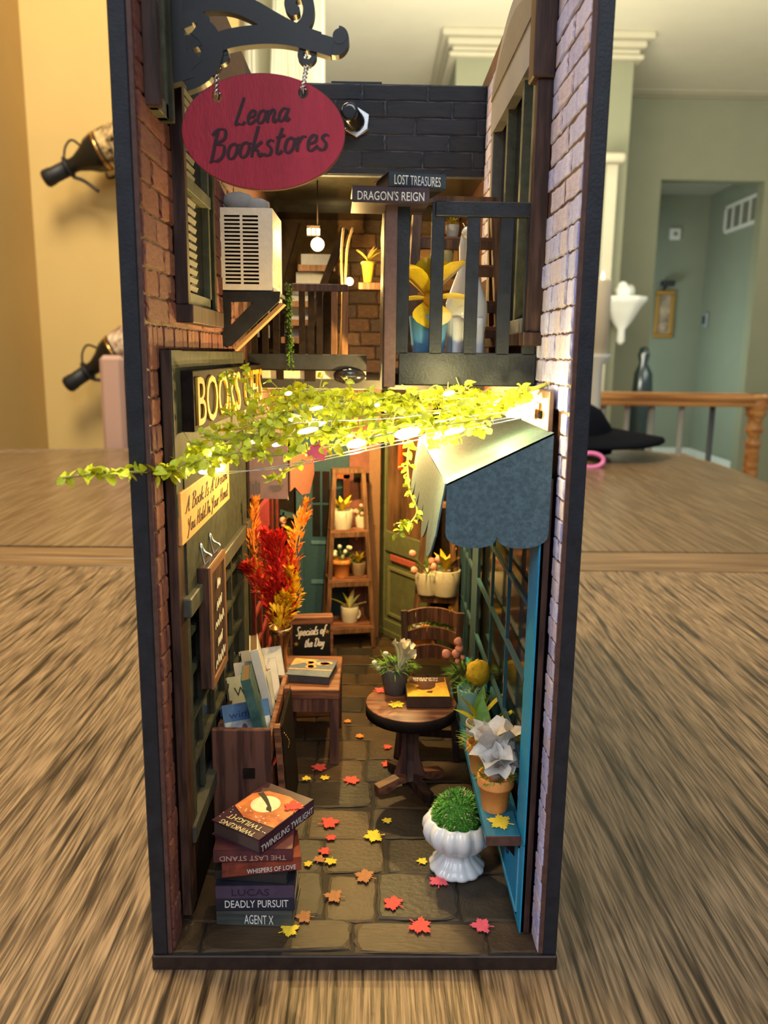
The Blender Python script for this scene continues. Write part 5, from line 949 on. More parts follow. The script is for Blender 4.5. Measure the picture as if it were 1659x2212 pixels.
frond([(605, 1352), (600, 1280), (590, 1210), (575, 1155)], 'red', 52, 330, 3, 10.2); frond([(608, 1352), (612, 1270), (606, 1200), (600, 1160)], 'red', 56, 360, 4, 10.1)
frond([(600, 1350), (570, 1280), (548, 1240), (536, 1225)], 'red', 40, 220, 5, 10.2); frond([(602, 1340), (590, 1290), (610, 1250), (622, 1200)], 'red', 44, 260, 8, 10.0)
frond([(612, 1352), (632, 1310), (636, 1270), (628, 1235)], 'yellow', 30, 170, 6, 9.8); frond([(605, 1354), (605, 1325), (610, 1300), (622, 1290)], 'yellow', 40, 150, 7, 9.7); frond([(608, 1350), (612, 1240), (600, 1190)], 'orange', 20, 50, 9, 10.3)
# specials board
t = thing('specials_board', 'small framed black board reading Specials of the Day, standing behind the stool', 'chalkboard', (0,0,0)); y = 13.6; a, b = PY(y, 626, 1350), PY(y, 720, 1332); zt3 = PY(y, 700, 1325).z; zb3 = 2.2
sw = b.x-a.x; t.location = (a.x*S, y*S, 0); t.rotation_euler = (0, .0, .12); sk = .28
MB().box(0, sw, 0, .5, FT, zt3-.2).build('frame', W_RUST, t, bevel=.03); MB().box(.12, sw-.12, -.03, 0, 1.0, zt3-.5).build('board', flat('board_black', (.008, .008, .007), .4), t)
m = MB(); script(m, 'Specials of', (.25, -.036, zt3-1.0), (1,0,.06), (0,0,1), .38, wd=.16, width=sw*.68); script(m, 'the Day', (.6, -.036, zt3-1.5), (1,0,.06), (0,0,1), .36, wd=.16, width=sw*.46); m.build('script', CHALK, t)
m = MB(); [m.prism([(x+.11*math.cos(PI/2+k*PI/5)*(1 if k % 2 == 0 else .4), z+.11*math.sin(PI/2+k*PI/5)*(1 if k % 2 == 0 else .4)) for k in range(10)], (0, -.036, 0), (1,0,0), (0,0,1), .005) for x, z in ((.26, zt3-1.35), (sw-.26, zt3-.85))]; m.build('star_print', GOLD, t)
# ------------------------------------------------------------------ ladder shelves with plants
def ladder(label, loc, rz, W, H, D, zs, top=.55, th=.22):
    t = thing('ladder_shelf', label, 'shelf', loc, (0, 0, rz))
    for s_ in (-1, 1):
        m = MB(); m.bar((s_*W/2, -D/2, 0), (s_*W/2*top, -D*.08, H), th, th, up=(0,1,0)); m.build('side_rail', W_LAD, t, bevel=.01)
        m = MB(); m.bar((s_*W/2, D/2, 0), (s_*W/2*top, D*.12, H), th*.9, th*.9, up=(0,1,0)); m.build('side_rail', W_LAD, t, bevel=.01)
    for z in zs:
        f = z/H; hw = W/2*(1-f*(1-top))+.08; d0 = -D/2*(1-f)-D*.08*f-.12; d1 = D/2*(1-f)+D*.12*f+.1
        MB().box(-hw, hw, d0, d1, z-.12, z).build('shelf', W_RUST, t, bevel=.01); MB().box(-hw, hw, d0-.02, d0+.1, z-.38, z-.1).build('shelf_lip', W_LAD, t, bevel=.01)
    MB().box(-W/2*top-.12, W/2*top+.12, -D*.15, D*.2, H-.05, H+.15).build('top_board', W_LAD, t); return t
def small_plant(label, loc, pm, kind, s=1, group=None, h=.8, r=.45):
    t = potted(label, loc, None, None, group); pot(terr(h*s, r*s, .2) if pm is TERRA else cup(h*s, r*.8*s, r*s), pm, t, 20)
    if kind == 'yellow': 
        for i in range(9): a = i*2.4; m = MB(); m.leaf((0, 0, h*s*.9), (math.cos(a)*.5, math.sin(a)*.5, 1), .85*s*(.7+.1*(i % 4)), .24*s, n=4, curl=.3); m.build('petal', YEL, t)
        moss(t, r*s*.8, h*s*.9, 30, .3*s)
    elif kind == 'lily':
        for d, ln in (((-1.3, -.3, 1), 1.2), ((.9, -.3, .6), 1.0), ((.2, .2, 1.3), 1.1), ((-.4, .1, 1.2), .9), ((.7, .2, 1.2), .9)): m = MB(); m.leaf((0, 0, h*s*.8), d, ln*s, .32*s, n=5, curl=.1); m.build('broad_leaf', LEAFY if d[0] < 0 else flat('cream_leaf', (.62, .58, .25)), t)
    else:
        moss(t, r*s*.95, h*s*.9, 60, .4*s); rd_ = random.Random(int(loc[0]*100))
        for i in range(7):
            p_ = (rd_.uniform(-.6, .5)*s, rd_.uniform(-.5, 0)*s, h*s+rd_.uniform(.15, .7)*s); m = MB(); m.tube([(0, 0, h*s*.9), p_], .02, 4); m.build('stem', STEM, t)
            m = MB(); m.ball(p_, (.13 if kind == 'pink' else .1)*s, 7, 5, noise=.12); m.build('bud', PINK if kind == 'pink' else (flat('pale_bud', (.55, .56, .42)) if kind == 'white' else YEL), t)
    return t
LB = Vector((-.9, 22.8, FT)); L1 = ladder('brown wooden ladder shelf with three potted plants at the centre back of the alley', LB, .18, 2.5, 9.3, 1.9, (1.2, 3.7, 6.3), .6)
small_plant('cream pot with spiky yellow flowers on the top shelf of the centre ladder', LB+Vector((-.3, -.1, 6.3)), PCREAM, 'yellow', 1.25)
small_plant('cream pot with pink buds at the right of the top shelf of the centre ladder', LB+Vector((.7, .25, 6.3)), PCREAM, 'pink', .8)
small_plant('small orange pot with white sprigs on the middle shelf of the centre ladder', LB+Vector((-.35, -.15, 3.7)), TERRA, 'white', 1.2)
small_plant('brown pot with yellow-green leaves at the right of the middle shelf of the centre ladder', LB+Vector((.55, .2, 3.7)), flat('brown_pot', (.22, .14, .08)), 'yellow', .9)
small_plant('white jug with big pale yellow leaves on the lowest shelf of the centre ladder', LB+Vector((.1, -.1, 1.2)), PCREAM, 'lily', 1.1)
m = MB(); m.tube([(.35+.2*math.cos(a), -.1, .45+.24*math.sin(a)) for a in [-1.5+i*.3 for i in range(11)]], .06, 6); m.build('jug_handle', PCREAM, bpy.context.scene.objects[-1] if False else [o for o in bpy.data.objects if o.get('label', '').startswith('white jug')][0])
RB = Vector((3.35, 17.2, FT)); L2 = ladder('brown wooden ladder shelf with flower pots against the right shop, behind the chair', RB, -.1, 2.4, 8.6, 1.9, (2.0, 4.6), .45, .26)
small_plant('large cream pot with yellow blossoms on the upper shelf of the right ladder', RB+Vector((.35, -.55, 4.6)), PCREAM, 'yellow', 1.5)
small_plant('cream pot with pink berries at the left of the upper shelf of the right ladder', RB+Vector((-.45, -.4, 4.6)), PCREAM, 'pink', 1.3)
small_plant('orange pot with white round buds on the lower shelf of the right ladder', RB+Vector((-.65, -.6, 2.0)), TERRA, 'white', 1.25)
small_plant('green grassy pot at the right of the lower shelf of the right ladder', RB+Vector((.45, -.3, 2.0)), flat('dark_olive_pot', (.06, .07, .03)), 'none', 1.3)
UB = Vector((2.95, 9.2, MZ+.5)); zq = lambda py: PY(8.9, 960, py).z-(MZ+.5); L3 = ladder('dark brown ladder shelf with yellow flowers standing on the balcony behind the railing', UB, .05, 3.1, 5.4, 1.6, (zq(705), zq(650), zq(572), zq(512)), .8, .30)
small_plant('pot of bright yellow flowers on the top shelf of the balcony ladder', UB+Vector((-.1, -.1, zq(512))), PCREAM, 'yellow', .5)
small_plant('wide pale yellow pot with green leaves on the middle shelf of the balcony ladder', UB+Vector((-.3, -.1, zq(572))), flat('pale_yellow_pot', (.66, .52, .18), .5), 'yellow', .6)
# balcony: blue pot, white cat
b0 = PY(4.6, 925, 760); z0 = MZ+.5; t = potted('sky blue tapered pot with a large yellow five-petalled flower behind the balcony railing', (b0.x, 4.75, z0), None, None)
hh = PY(4.6, 925, 682).z-z0; rr_ = (PY(4.6, 965, 700).x-PY(4.6, 880, 700).x)/2; pot(cup(hh, rr_*.62, rr_), SKYB, t, 40, 'blue_pot')
for i, (dx, dz, ln, wd_) in enumerate([(-.62, .75, 1.35, 1.15), (.05, 1.2, 1.2, 1.0), (.7, .95, 1.4, 1.2), (1.05, .12, 1.25, 1.0), (-1.0, .0, 1.1, .95), (.05, -.6, .85, 1.1)]):
    m = MB(); m.leaf((0, -.25, hh+.42), (dx, -.35, dz), ln, wd_, n=7, cup=.12, curl=.12, shape=lambda q: (math.sin(PI*min(1, q*.93+.05)**1.6))**.6); m.build('petal', M('glossy_yellow_petal', (.72, .48, .02), .25, .2, 3, spec=.6), t)
m = MB(); m.ball((0, -.4, hh+.45), .2, 10, 6, noise=.1); m.build('flower_centre', flat('amber_centre', (.62, .30, .01)), t)
g0 = PY(4.9, 1006, 760); t = thing('cat_figurine', 'tall slender white cat figurine with a long neck sitting behind the balcony railing', 'figurine', (g0.x, 5.1, MZ+.5)); zz = lambda py: PY(5.1, 1006, py).z-(MZ+.5)
m = MB(); prof = [(.02, 0), (.52, .0), (.56, .15), (.5, zz(720)), (.56, zz(680)), (.54, zz(655)), (.42, zz(625)), (.27, zz(590)), (.22, zz(560)), (.24, zz(535)), (.2, zz(510)), (.13, zz(495)), (.02, zz(487))]
m.lathe([p_ for p_ in prof], (0,0,0), 26, fn=lambda a, z: 1+.08*math.cos(2*a)); m.build('body', PORC, t)
for x in (-.28, .0, .3): m = MB(); m.tube([(x, -.42, zz(690)), (x, -.5, .5), (x, -.56, .12)], [.16, .14], 10, k=4); m.ball((x, -.64, .1), .15, 10, 6, 0, (1, 1.3, .7)); m.build('foreleg', PORC, t)
m = MB(); m.ball((-.12, -.35, zz(672)), .22, 12, 8, 0, (1, .8, 1.1)); [m.leaf((-.12+dx, -.36, zz(664)), (dx, 0, 1), .22, .14, n=3) for dx in (-.12, .12)]; m.build('kitten_head', PORC, t)
m = MB(); m.ball((-.02, -.08, zz(505)), .19, 12, 8, 0, (1, 1.2, 1)); [m.leaf((-.02+dx, -.08, zz(498)), (dx, 0, 1), .2, .12, n=3) for dx in (-.1, .1)]; m.build('head', PORC, t)
# yellow tapered pot on the tiny wall shelf
t = potted('slim yellow pot with a reddish flower on the tiny wall shelf', c_ if False else PY(16, 795, 610), None, None); m = MB(); m.lathe([(.02, 0), (.18, 0), (.26, .7), (.3, .72), (.3, .8), (.26, .82)], (0,0,0), 18); m.build('pot', flat('mustard_pot', (.60, .42, .04)), t)
for i in range(5): m = MB(); m.leaf((0, 0, .8), (math.cos(i*1.3), -.3, 1.2), .7, .2, n=3); m.build('petal', flat('salmon_petal', (.65, .28, .14)) if i % 2 else LEAFY, t)
# ------------------------------------------------------------------ buildings at the back of the alley
gd = thing('green_door', 'olive green panelled door with glass pane and red letter plate at the back right', 'door', (0,0,0))
ga, gb = Vector((.75, 24.6, 0)), Vector((3.2, 21.0, 0)); gd.location = ga*S; gd.rotation_euler = (0, 0, math.atan2((gb-ga).y, (gb-ga).x)); GL = (gb-ga).length
DG = M('olive_green_paint', (.125, .13, .058), .45, .25, 2)
m = MB(); m.box(0, .55, 0, .25, FT+.03, 13.6).box(GL-.5, GL, 0, .25, FT+.03, 13.6).box(.55, GL-.5, 0, .25, 5.3, 6.4).box(.55, GL-.5, 0, .25, FT+.03, 1.4).box(.55, GL-.5, 0, .25, 12.6, 13.6); m.build('door_frame', DG, gd, bevel=.03)
MB().box(.55, GL-.5, .12, .2, 1.4, 5.3).build('lower_panel', DG, gd); m = MB(); m.box(.8, GL-.75, .03, .12, 1.7, 1.85).box(.8, GL-.75, .03, .12, 4.3, 4.45).box(.8, .95, .03, .12, 1.85, 4.3).box(GL-.9, GL-.75, .03, .12, 1.85, 4.3); m.build('panel_moulding', flat('olive_highlight', (.20, .19, .085)), gd)
MB().box(.55, GL-.5, .15, .2, 6.4, 12.6).build('glass', M('brown_glass_print', (.03, .015, .01), .2, .6, .5, col2=(.16, .08, .04), streak=(1.5, 1, .3)), gd)
MB().box(1.1, GL-1.0, -.04, .02, 4.85, 5.2).build('letter_plate', flat('dusty_red_plate', (.42, .09, .06)), gd, bevel=.03); MB().box(-.05, GL, -.12, .3, FT+.03, .85).build('doorstep', DG, gd)
MB().box(1.7, 1.9, -.03, .12, 9.9, 11.2).build('red_ribbon', flat('red_ribbon', (.75, .07, .01)), gd)
bd = thing('blue_door', 'dusty blue door with small dark panes at the back left of the alley', 'door', (0,0,0)); by_ = 24.6; q4 = lambda px, py, y=24.6: PY(y, px, py)
xa_, xb_ = q4(636, 1100).x, q4(795, 1100).x; pxs = [(668, 712)]; m = MB(); m.box(xa_, xb_, by_, by_+.3, FT+.03, 14); m.build('door_panel', BLUED, bd)
for (a, b) in ((675, 692), (696, 712)):
    for (c_, d_) in ((1018, 1085), (1090, 1158)): MB().box(q4(a, c_).x, q4(b, c_).x, by_-.03, by_+.01, q4(a, d_).z, q4(a, c_).z).build('pane', GLS, bd)
m = MB(); xq, xr_ = q4(672, 1100).x, q4(716, 1100).x; m.box(xq, xr_, by_-.06, by_, q4(700, 1175).z, q4(700, 1168).z).box(xq, xr_, by_-.06, by_, q4(700, 1260).z, q4(700, 1252).z); m.build('rail', flat('pale_blue_edge', (.09, .19, .25)), bd)
# flower shop window with blue bars
fw = thing('flower_shop_window', 'dark flower shop window with thin dusty blue bars and yellow orchids printed behind', 'window', (0,0,0)); fy_ = 22.5; q5 = lambda px, py: PY(22.5, px, py)
MB().box(max(-4.6, q5(555, 1100).x), q5(650, 1100).x, fy_+.1, fy_+.2, FL, q5(560, 1030).z).build('dark_backing', DARK, fw)
for (p_, q_) in (((592, 1102), (645, 1118)), ((592, 1188), (645, 1195))): m = MB(); m.bar(q5(*p_), q5(*q_), .12, .25, up=(0,0,1)); m.build('glazing_bar', BLUED, fw)
m = MB(); m.bar(q5(612, 1106), q5(614, 1190), .1, .12, up=(0,1,0)); m.build('glazing_bar', BLUED, fw); MB().box(q5(640, 1100).x, q5(655, 1100).x, fy_-.1, fy_+.2, FL, q5(600, 1010).z).build('post', BLUED, fw)
m = MB(); 
for i, (px, py, dx, dz, ln) in enumerate([(606, 1128, -.4, .8, .9), (610, 1130, .5, .6, .9), (608, 1132, .8, -.3, .8), (618, 1140, .6, -.8, .9), (598, 1120, -.7, .5, .7)]): m.leaf(q5(px, py)+Vector((0, -.25, 0)), (dx, -.3, dz), ln, .4, n=4, curl=.1)
m.build('orchid', YEL, fw); m = MB()
for k in range(16): m.leaf(q5(598+k*2.4, 1165+(k % 3)*4)+Vector((0, -.2, 0)), (random.uniform(-1, 1), -.4, random.uniform(.1, 1)), .7, .22, n=3)
m.build('foliage', LEAFG, fw)
m = MB(); m.ball(q5(612, 1122)+Vector((0, -.3, 0)), .2, 8, 6); m.ball(q5(608, 1132)+Vector((.1, -.3, 0)), .12, 8, 6); m.build('bud', PINK, fw)
MB().box(max(-4.2, q5(556, 1300).x), q5(640, 1300).x, fy_-.6, fy_+.1, q5(600, 1216).z, q5(600, 1209).z).build('shelf', W_LAD, fw)
# red shop on the left, farther in
rs = thing('red_shopfront', 'deep red shopfront with dark panes on the left, beyond the dark shop', 'shopfront', (0,0,0)); RXX = -4.3; REDP = M('dusty_red_paint', (.20, .025, .022), .5, .25, 3)
MB().box(-4.66, RXX-.1, 11.7, 22.4, FT+.03, 12.9).build('dark_backing', DARK, rs)
for y in (12.6, 14.4, 16.4, 18.5, 20.6): MB().box(RXX-.12, RXX, y-.12, y+.12, FT+.03, 9.2).build('post', REDP, rs)
for z in (1.2, 2.6, 4.0, 5.4): MB().box(RXX-.12, RXX+.02, 12.5, 20.7, z-.1, z+.1).build('glazing_bar', REDP, rs)
MB().box(RXX-.15, RXX+.1, 12.6, 16.5, 8.3, 9.5).build('crimson_header', flat('crimson_board_small', (.30, .015, .03)), rs)
ps = thing('paper_poster', 'pale paper poster edge in a brown frame beyond the dark left shop', 'poster', (0,0,0)); ya_ = 11.95; p_, q_ = PY(ya_, 519, 1170), PY(ya_, 536, 1320)
MB().box(p_.x, q_.x, ya_, ya_+.08, q_.z, p_.z).build('sheet', flat('poster_paper', (.52, .44, .38), .8), ps); MB().box(max(-4.66, PY(ya_, 505, 1150).x), p_.x, ya_-.05, ya_+.3, PY(ya_, 510, 1440).z, PY(ya_, 510, 1150).z).build('frame', W_LAD, ps); MB().box(max(-4.66, PY(ya_, 505, 1150).x), q_.x+.02, ya_-.05, ya_+.1, p_.z, p_.z+.3).build('frame', W_RUST, ps)
# mauve awning board of the red shop
ma = thing('mauve_awning', 'mauve card awning flap printed with grey books, at the back left above the vase', 'awning', (0,0,0)); y = 12.3; p_, q_ = PY(y, 518, 985), PY(y, 622, 1078)
MAU = M('mauve_card', (.24, .155, .165), .7, .12, 5)
MB().box(p_.x, q_.x, y, y+.06, q_.z, p_.z+.9).build('side_flap', MAU, ma); m = MB(); m.prism([(0, 0), (0, 1.3), (1.6, 1.3), (2.8, .95), (2.9, .3), (2.3, -.45), (1.3, -.35), (.5, .1)], (q_.x+.05, y, q_.z+.3), (.25, .97, 0), (0,0,1), .05); m.build('front_flap', M('reddish_card', (.25, .09, .06), .7, .12, 5), ma)
m = MB(); m.add([(p_.x, y, p_.z+.9), (q_.x, y, p_.z+.7), (q_.x+1.3, 17.5, p_.z+.9), (p_.x, 17.5, p_.z+1.6)], [(0,1,2,3)]); o = m.build('top_flap', MAU, ma); o.modifiers.new('s', 'SOLIDIFY').thickness = .0006
m = MB(); w_ = q_.x-p_.x
for k, hgt in enumerate((.42, .5, .38, .52, .46)): x = p_.x+w_*(.12+.062*k); m.prism(rect(x, x+w_*.05, q_.z+.18, q_.z+.18+hgt), (0, y-.006, 0), (1,0,0), (0,0,1), .004)
m.prism([(p_.x+w_*.62, q_.z+.52), (p_.x+w_*.92, q_.z+.56), (p_.x+w_*.86, q_.z+.34), (p_.x+w_*.7, q_.z+.28)], (0, y-.006, 0), (1,0,0), (0,0,1), .004); m.build('grey_print', flat('grey_mauve_print', (.13, .10, .11)), ma)
m = MB(); m.tube([PY(12.9, 618, 1050), PY(12.9, 622, 1080)], .03, 5); m.build('loose_thread', WHITE, ma)
# brown posts and signboard at the back, between the doors
pp = thing('brown_porch_frame', 'reddish brown porch posts and beams between the blue and green doors', 'porch', (0,0,0)); y = 24.0; q6 = lambda px, py: PY(24.0, px, py)
for (a, b, c_, d_) in ((716, 726, 1025, 1120), (742, 755, 1025, 1120)): MB().box(q6(a, c_).x, q6(b, c_).x, y, y+.3, q6(a, d_).z, q6(a, c_).z).build('post', flat('orange_brown_board', (.34, .10, .03), .6, var=.2), pp)
MB().box(q6(716, 1030).x, q6(755, 1030).x, y, y+.3, q6(720, 1034).z, q6(720, 1024).z).build('beam', flat('orange_brown_board', (.34, .10, .03), .6), pp); MB().box(q6(755, 1000).x, q6(806, 1000).x, y+.1, y+.4, FL, 14).build('wall_board', M('dull_red_board', (.20, .07, .05), .7, .35, 1.0), pp)
MB().box(q6(798, 1000).x, q6(822, 1000).x, y-.3, y+.3, FL, 14.2).build('corner_post', flat('tan_brown_post', (.22, .11, .055), .6), pp); MB().box(q6(764, 1030).x, q6(798, 1030).x, y, y+.12, q6(770, 1042).z, q6(770, 1022).z).build('small_sign', DARK, pp)
# ------------------------------------------------------------------ maple leaves
def maple_outline(seed):
    rd_ = random.Random(seed); pts = []; lobes = [(-90, .55), (-35, .8), (20, .98), (90, 1.05), (160, .98), (215, .8)]
    tips = [(-62, .55), (-20, .95), (30, 1.0), (90, 1.1), (150, 1.0), (200, .95), (242, .55)]
    out = []
    for i, (a, r_) in enumerate(tips):
        a += rd_.uniform(-4, 4); r_ *= rd_.uniform(.92, 1.06)
        for da, k in ((-21, .70), (-14, .84), (-9, .76), (0, 1), (9, .76), (14, .84), (21, .70)): q = math.radians(a+da*(1 if abs(r_) > .7 else .7)); out.append((r_*k*math.cos(q), r_*k*math.sin(q)))
        if i < 6: q = math.radians(a+(tips[i+1][0]-tips[i][0])/2); out.append((.58*math.cos(q), .58*math.sin(q)))
    out += [(-.04, -.3), (-.05, -.85), (.05, -.85), (.04, -.3)]
    return out
MO = [maple_outline(i) for i in range(4)]
def maple(label, p, wpx, col, seed, tilt=(0, 0), z=None):
    r_ = wpx/FPX*(Vector(p)-CAM).dot(FF)/2*1.0; rd_ = random.Random(seed*7); t = MB(); from mathutils.geometry import tessellate_polygon
    o = MO[seed % 4]; t.prism([(a*r_, b*r_) for a, b in o], (0, 0, 0), (1,0,0), (0,1,0), .012); ob = t.build('maple_leaf', MPL[col])
    me = ob.data
    for v in me.vertices: d = v.co.xy.length/S; v.co.z += S*(.10*d*d*(rd_.uniform(.5, 1)))*(.6)
    ob.location = (Vector(p)+Vector((0, 0, .012)))*S; ob.rotation_euler = (tilt[0], tilt[1], rd_.uniform(0, 6.28)); return tag(ob, label, 'leaf', 'paper maple leaves scattered in the alley')
FTL = FT+.02
ML = [(597, 1640, 34, 'red', 'on the slanting frame beside the crate, catching light'), (688, 1659, 40, 'red', 'on the cobbles at the foot of the stool'), (758, 1687, 42, 'red', 'standing out alone on the cobbles right of the stool leg'), (662, 1683, 24, 'yellow', 'small, left of the pair under the stool'), (702, 1680, 24, 'yellow', 'small, right of the pair under the stool'),
 (708, 1778, 50, 'red', 'right of the book stack, the larger upper one of two touching'), (714, 1809, 28, 'red', 'small, just below the larger red leaf right of the book stack'), (703, 1839, 32, 'red', 'above the yellow and brown leaf cluster beside the stack'), (667, 1867, 24, 'yellow', 'small, at the left end of the cluster beside the stack'), (689, 1858, 32, 'brown', 'in the middle of the cluster beside the stack'), (715, 1860, 32, 'yellow', 'at the right end of the cluster beside the stack'),
 (835, 1774, 26, 'yellow', 'small, on the cobbles below the round table foot'), (810, 1806, 52, 'yellow', 'large, on the mid cobbles between stack and urn'), (911, 1862, 28, 'yellow', 'small folded one left of the white urn base'), (791, 1894, 54, 'brown', 'large, in the centre of the front cobbles'), (725, 1937, 50, 'brown', 'on the front cobbles between stack and centre'), (660, 1981, 46, 'brown', 'touching the front right corner of the book stack'), (622, 2010, 50, 'yellow', 'nearest the front edge, at the foot of the book stack'),
 (852, 1953, 54, 'red', 'on the front cobbles right of centre, upper one'), (905, 1999, 60, 'red', 'largest red one near the front edge'), (948, 1906, 50, 'pink', 'on the dark cobbles in front of the white urn'), (1044, 2001, 54, 'pink', 'nearest the blue base panel at the front right'),
 (808, 1552, 40, 'orange', 'on the cobbles left of the round table top'), (750, 1558, 20, 'orange', 'tiny, on the cobbles beyond the stool leg'), (778, 1590, 22, 'orange', 'tiny, on the cobbles in line with the table edge'), (835, 1614, 24, 'red', 'small, left of the table pedestal'), (838, 1650, 36, 'red', 'at the foot of the chair leg left of the pedestal')]
for i, (px, py, wd_, c_, s_) in enumerate(ML):
    p_ = PY(5.0, px, py) if i == 0 else PZ(FTL, px, py); maple('%s paper maple leaf %s' % ({'pink': 'rose red', 'brown': 'tan brown'}.get(c_, c_), s_), p_, wd_, c_, i, (0, 0) if i else (.6, .9))
maple('red paper maple leaf on top of the orange and black book of the floor stack', PZ(zt_+.47, 634, 1744), 50, 'red', 3)
maple('red paper maple leaf on the round table behind the dark grey pot', PZ(TZ+.01, 819, 1492), 34, 'red', 5); maple('lime yellow paper maple leaf on the round table in front of the pot', PZ(TZ+.01, 855, 1522), 42, 'yellow', 6)
maple('bright yellow paper maple leaf on the front end of the blue ledge', PZ(SZ+.01, 1084, 1777), 64, 'yellow', 8)
# ------------------------------------------------------------------ leafy vines and fairy lights
lv = []
for k in range(4):
    m = MB(); sh = lambda t: math.sin(PI*min(1, t*.9+.08))**.7; m.leaf((0, 0, 0), (1, 0, 0), 1, .82, n=4, curl=[.2, .35, .1, .45][k], cup=[.12, .2, .05, .25][k], shape=sh)
    me = bpy.data.meshes.new('leaf'); me.from_pydata([tuple(Vector(v)*S) for v in m.v], [], m.f); me.materials.append(VLEAF); me.polygons.foreach_set('use_smooth', [True]*len(m.f)); me.update(); lv.append(me)
rv = random.Random(21)
def vine(label, pts, n, size, spread=.3, group='leafy vines strung across the front', twigs=0, r=.028):
    pts = smooth_path(pts, 8); t = thing('leafy_vine', label, 'vine', pts[0], group=group); p0 = pts[0]; m = MB(); m.tube([p-p0 for p in pts], r, 5)
    N = len(pts); tw_ = []
    for k in range(twigs):
        i = rv.randrange(2, N); d = Vector((rv.uniform(-1, 1), rv.uniform(-1, .6), rv.uniform(-.5, .7))).normalized()*rv.uniform(.4, 1.0)*spread*2.4; q = [pts[i]-p0, pts[i]-p0+d*.5+Vector((0, 0, .05)), pts[i]-p0+d]; m.tube(q, r*.6, 4, k=3); tw_.append(q)
    m.build('stem', VSTEM, t)
    for k in range(n):
        if tw_ and rv.random() < .6:
            q = rv.choice(tw_); a = rv.random(); b = q[0]*(1-a)+q[2]*a
        else: i = rv.randrange(0, N); b = pts[i]-p0
        d = Vector((rv.uniform(-1, 1), rv.uniform(-1, 1), rv.uniform(-.9, .9))).normalized(); s_ = size*rv.uniform(.7, 1.25)
        o = bpy.data.objects.new('leaf', rv.choice(lv)); COL.objects.link(o); o.parent = t; o.location = (b+d*.02)*S; o.rotation_mode = 'QUATERNION'
        o.rotation_quaternion = d.to_track_quat('X', 'Z') @ Euler((rv.uniform(-1.2, 1.2), 0, 0)).to_quaternion(); o.scale = (s_, s_, s_)
    return t
V = lambda y, *ps: [PY(y[i] if isinstance(y, (list, tuple)) else y, *p) for i, p in enumerate(ps)]
vine('thin leafy vine tip sticking out to the left in front of the case edge', V([1.0, .2, -.8, -1.2], (400, 1006), (330, 1018), (220, 1022), (135, 1032)), 70, .27, .14, twigs=9)
vine('leafy vine running low from the left edge along the kraft motto board', V([.5, .2, .4, .8], (300, 1040), (380, 1010), (470, 985), (560, 972)), 70, .26, .2, twigs=6)
vine('leafy vine hanging down beside the blue awning edge', V([2.0, 1.9, 1.7, 1.6, 1.5], (885, 955), (880, 1000), (885, 1060), (900, 1110), (858, 1155)), 60, .17, .13, twigs=8)
vine('short leafy vine drooping under the fairy lights near the mauve awning', V([1.2, 1.1, 1.0], (650, 1000), (620, 1018), (570, 1045)), 20, .19, .08, twigs=3)
vine('leafy vine lying along the sloping awning top', V([2.0, 1.7, 1.4], (1050, 925), (1000, 940), (935, 968)), 34, .2, .1, twigs=4)
vine('upright leafy vine shoots climbing over the gold letters', V([2.6, 2.5, 2.4], (500, 930), (500, 860), (490, 800)), 34, .17, .12, twigs=5)
vine('leafy vine shoot rising to the right of the gold letters', V([2.8, 2.6, 2.6], (560, 950), (540, 870), (533, 795)), 30, .17, .12, twigs=4)
vine('leafy vine bunch along the black balcony board', V([3.2, 3.1, 3.0, 2.8], (820, 880), (900, 845), (1010, 850), (1130, 850)), 90, .19, .2, twigs=14)
vine('thick pale green stem end resting on the wooden block at the right', V([2.6, 2.4, 2.3], (960, 880), (1080, 860), (1182, 830)), 12, .18, .1, twigs=1, r=.06)
for i, (y, ps, n) in enumerate([(.9, ((430, 975), (560, 985), (700, 968), (860, 935), (1050, 905)), 95), (1.4, ((450, 950), (600, 945), (760, 935), (930, 910), (1100, 880)), 115), (2.0, ((470, 930), (600, 920), (760, 900), (920, 890), (1120, 865)), 125), (2.6, ((520, 900), (640, 885), (780, 880), (900, 865), (1060, 860)), 125), (3.3, ((560, 880), (660, 862), (780, 868), (900, 872), (1010, 868)), 115), (1.7, ((600, 905), (700, 930), (820, 915), (960, 925), (1060, 890)), 110), (4.2, ((570, 862), (640, 850), (740, 852), (830, 862)), 60), (1.1, ((410, 985), (480, 965), (560, 935), (600, 900)), 60)]):
    vine('%s leafy vine strand of the tangled garland between the shops' % ('lowest frontmost', 'second lowest', 'middle', 'upper middle', 'high back', 'short central', 'farthest topmost', 'left end rising')[i], V(y, *ps), int(n*1.75), .23, .3, twigs=24)
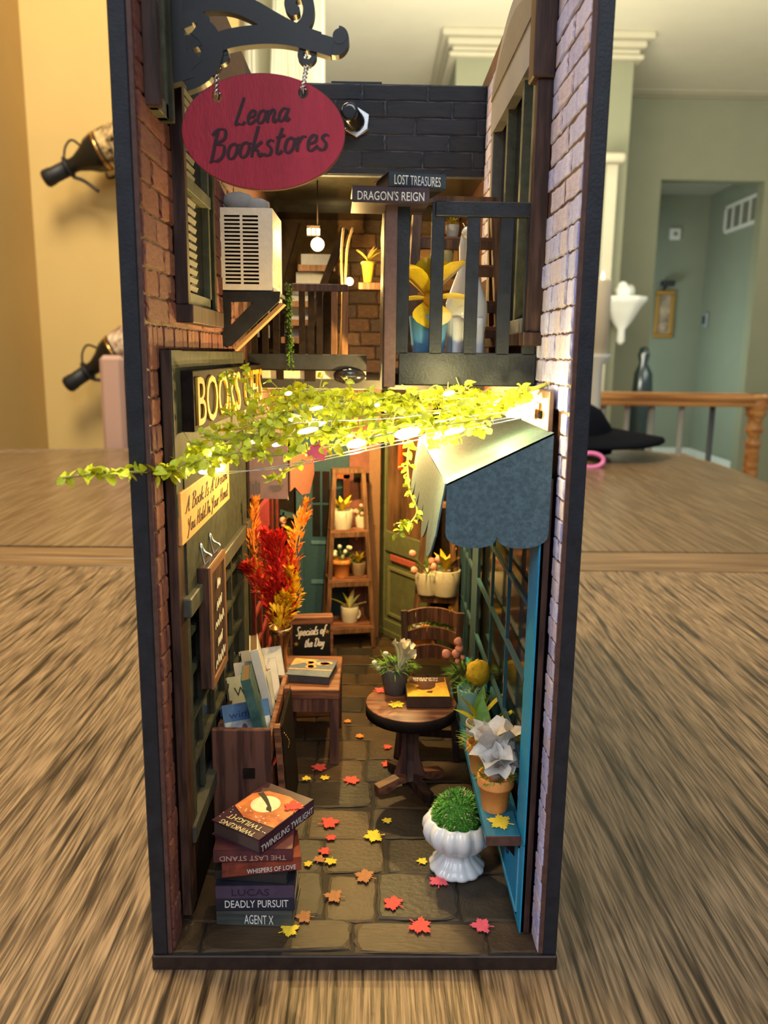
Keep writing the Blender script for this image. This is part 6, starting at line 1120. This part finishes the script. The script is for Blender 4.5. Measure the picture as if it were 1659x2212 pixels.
# fairy light wires and capsules
fl_ = thing('fairy_lights', 'string of white-hot fairy lights on fine silver wires through the leafy garland', 'string lights', (0,0,0))
for k, ps in enumerate([((1140, 895), (980, 925), (800, 965), (640, 1000), (470, 1025), (415, 1012)), ((1140, 885), (980, 905), (820, 940), (650, 975), (520, 990), (430, 975)), ((1135, 880), (990, 888), (830, 905), (640, 915), (480, 950)), ((1150, 898), (960, 938), (780, 976), (600, 1012), (440, 1020))]):
    m = MB(); m.tube([PY(.9+.25*(k % 3), *p) for p in ps], .016, 5, k=8); m.build('wire', SILV, fl_)
caps = [((880, 935), 58, 26), ((1122, 890), 62, 26), ((975, 933), 60, 14), ((458, 1014), 60, 22), ((770, 958), 44, 22), ((665, 930), 46, 14), ((690, 915), 26, 14), ((600, 960), 26, 10), ((745, 925), 18, 12), ((968, 850), 30, 12), ((1065, 872), 30, 12), ((623, 850), 16, 10), ((683, 882), 30, 10), ((545, 955), 20, 10), ((722, 895), 16, 9), ((815, 875), 12, 10), ((850, 886), 40, 6)]
for i, ((px, py), a, b) in enumerate(caps):
    c_ = PY(.85 if i < 6 else 2.2, px, py); dpt = (c_-CAM).dot(FF)/FPX; d = Vector((1, 0, .22)).normalized(); m = MB(); n = 8; pts = [c_+d*(a*dpt)*(k/n-.5) for k in range(n+1)]
    m.ball((0,0,0), 1, 14, 8, 0, (a*dpt/2, b*dpt/2.4, b*dpt/2.4)); ob = m.build('led_capsule', LEDM, fl_); ob.location = c_*S; ob.rotation_euler = (0, -.22, 0)
    if i in (0, 1, 2, 3, 4, 9, 10):
        dd_ = bpy.data.lights.new('fairy_glow', 'POINT'); dd_.energy = {1: .010, 3: .007, 0: .018}.get(i, .023); dd_.color = (1, .83, .34); dd_.shadow_soft_size = .12*S; o = bpy.data.objects.new('fairy_glow', dd_); COL.objects.link(o); o.parent = fl_; o.location = (c_+Vector((0, -.1, .35 if i % 2 else -.4)))*S
p_ = PY(.6, 684, 980); maple('pink paper maple leaf caught on the fairy light wires under the garland', p_, 56, 'pink', 9, (1.2, .35))
# hair-thin bright scratch on the left black edge
for o in bpy.data.objects:
    if o.type == 'MESH' and o.parent is None and not o.get('label') and not o.get('kind'): o['kind'] = 'structure'
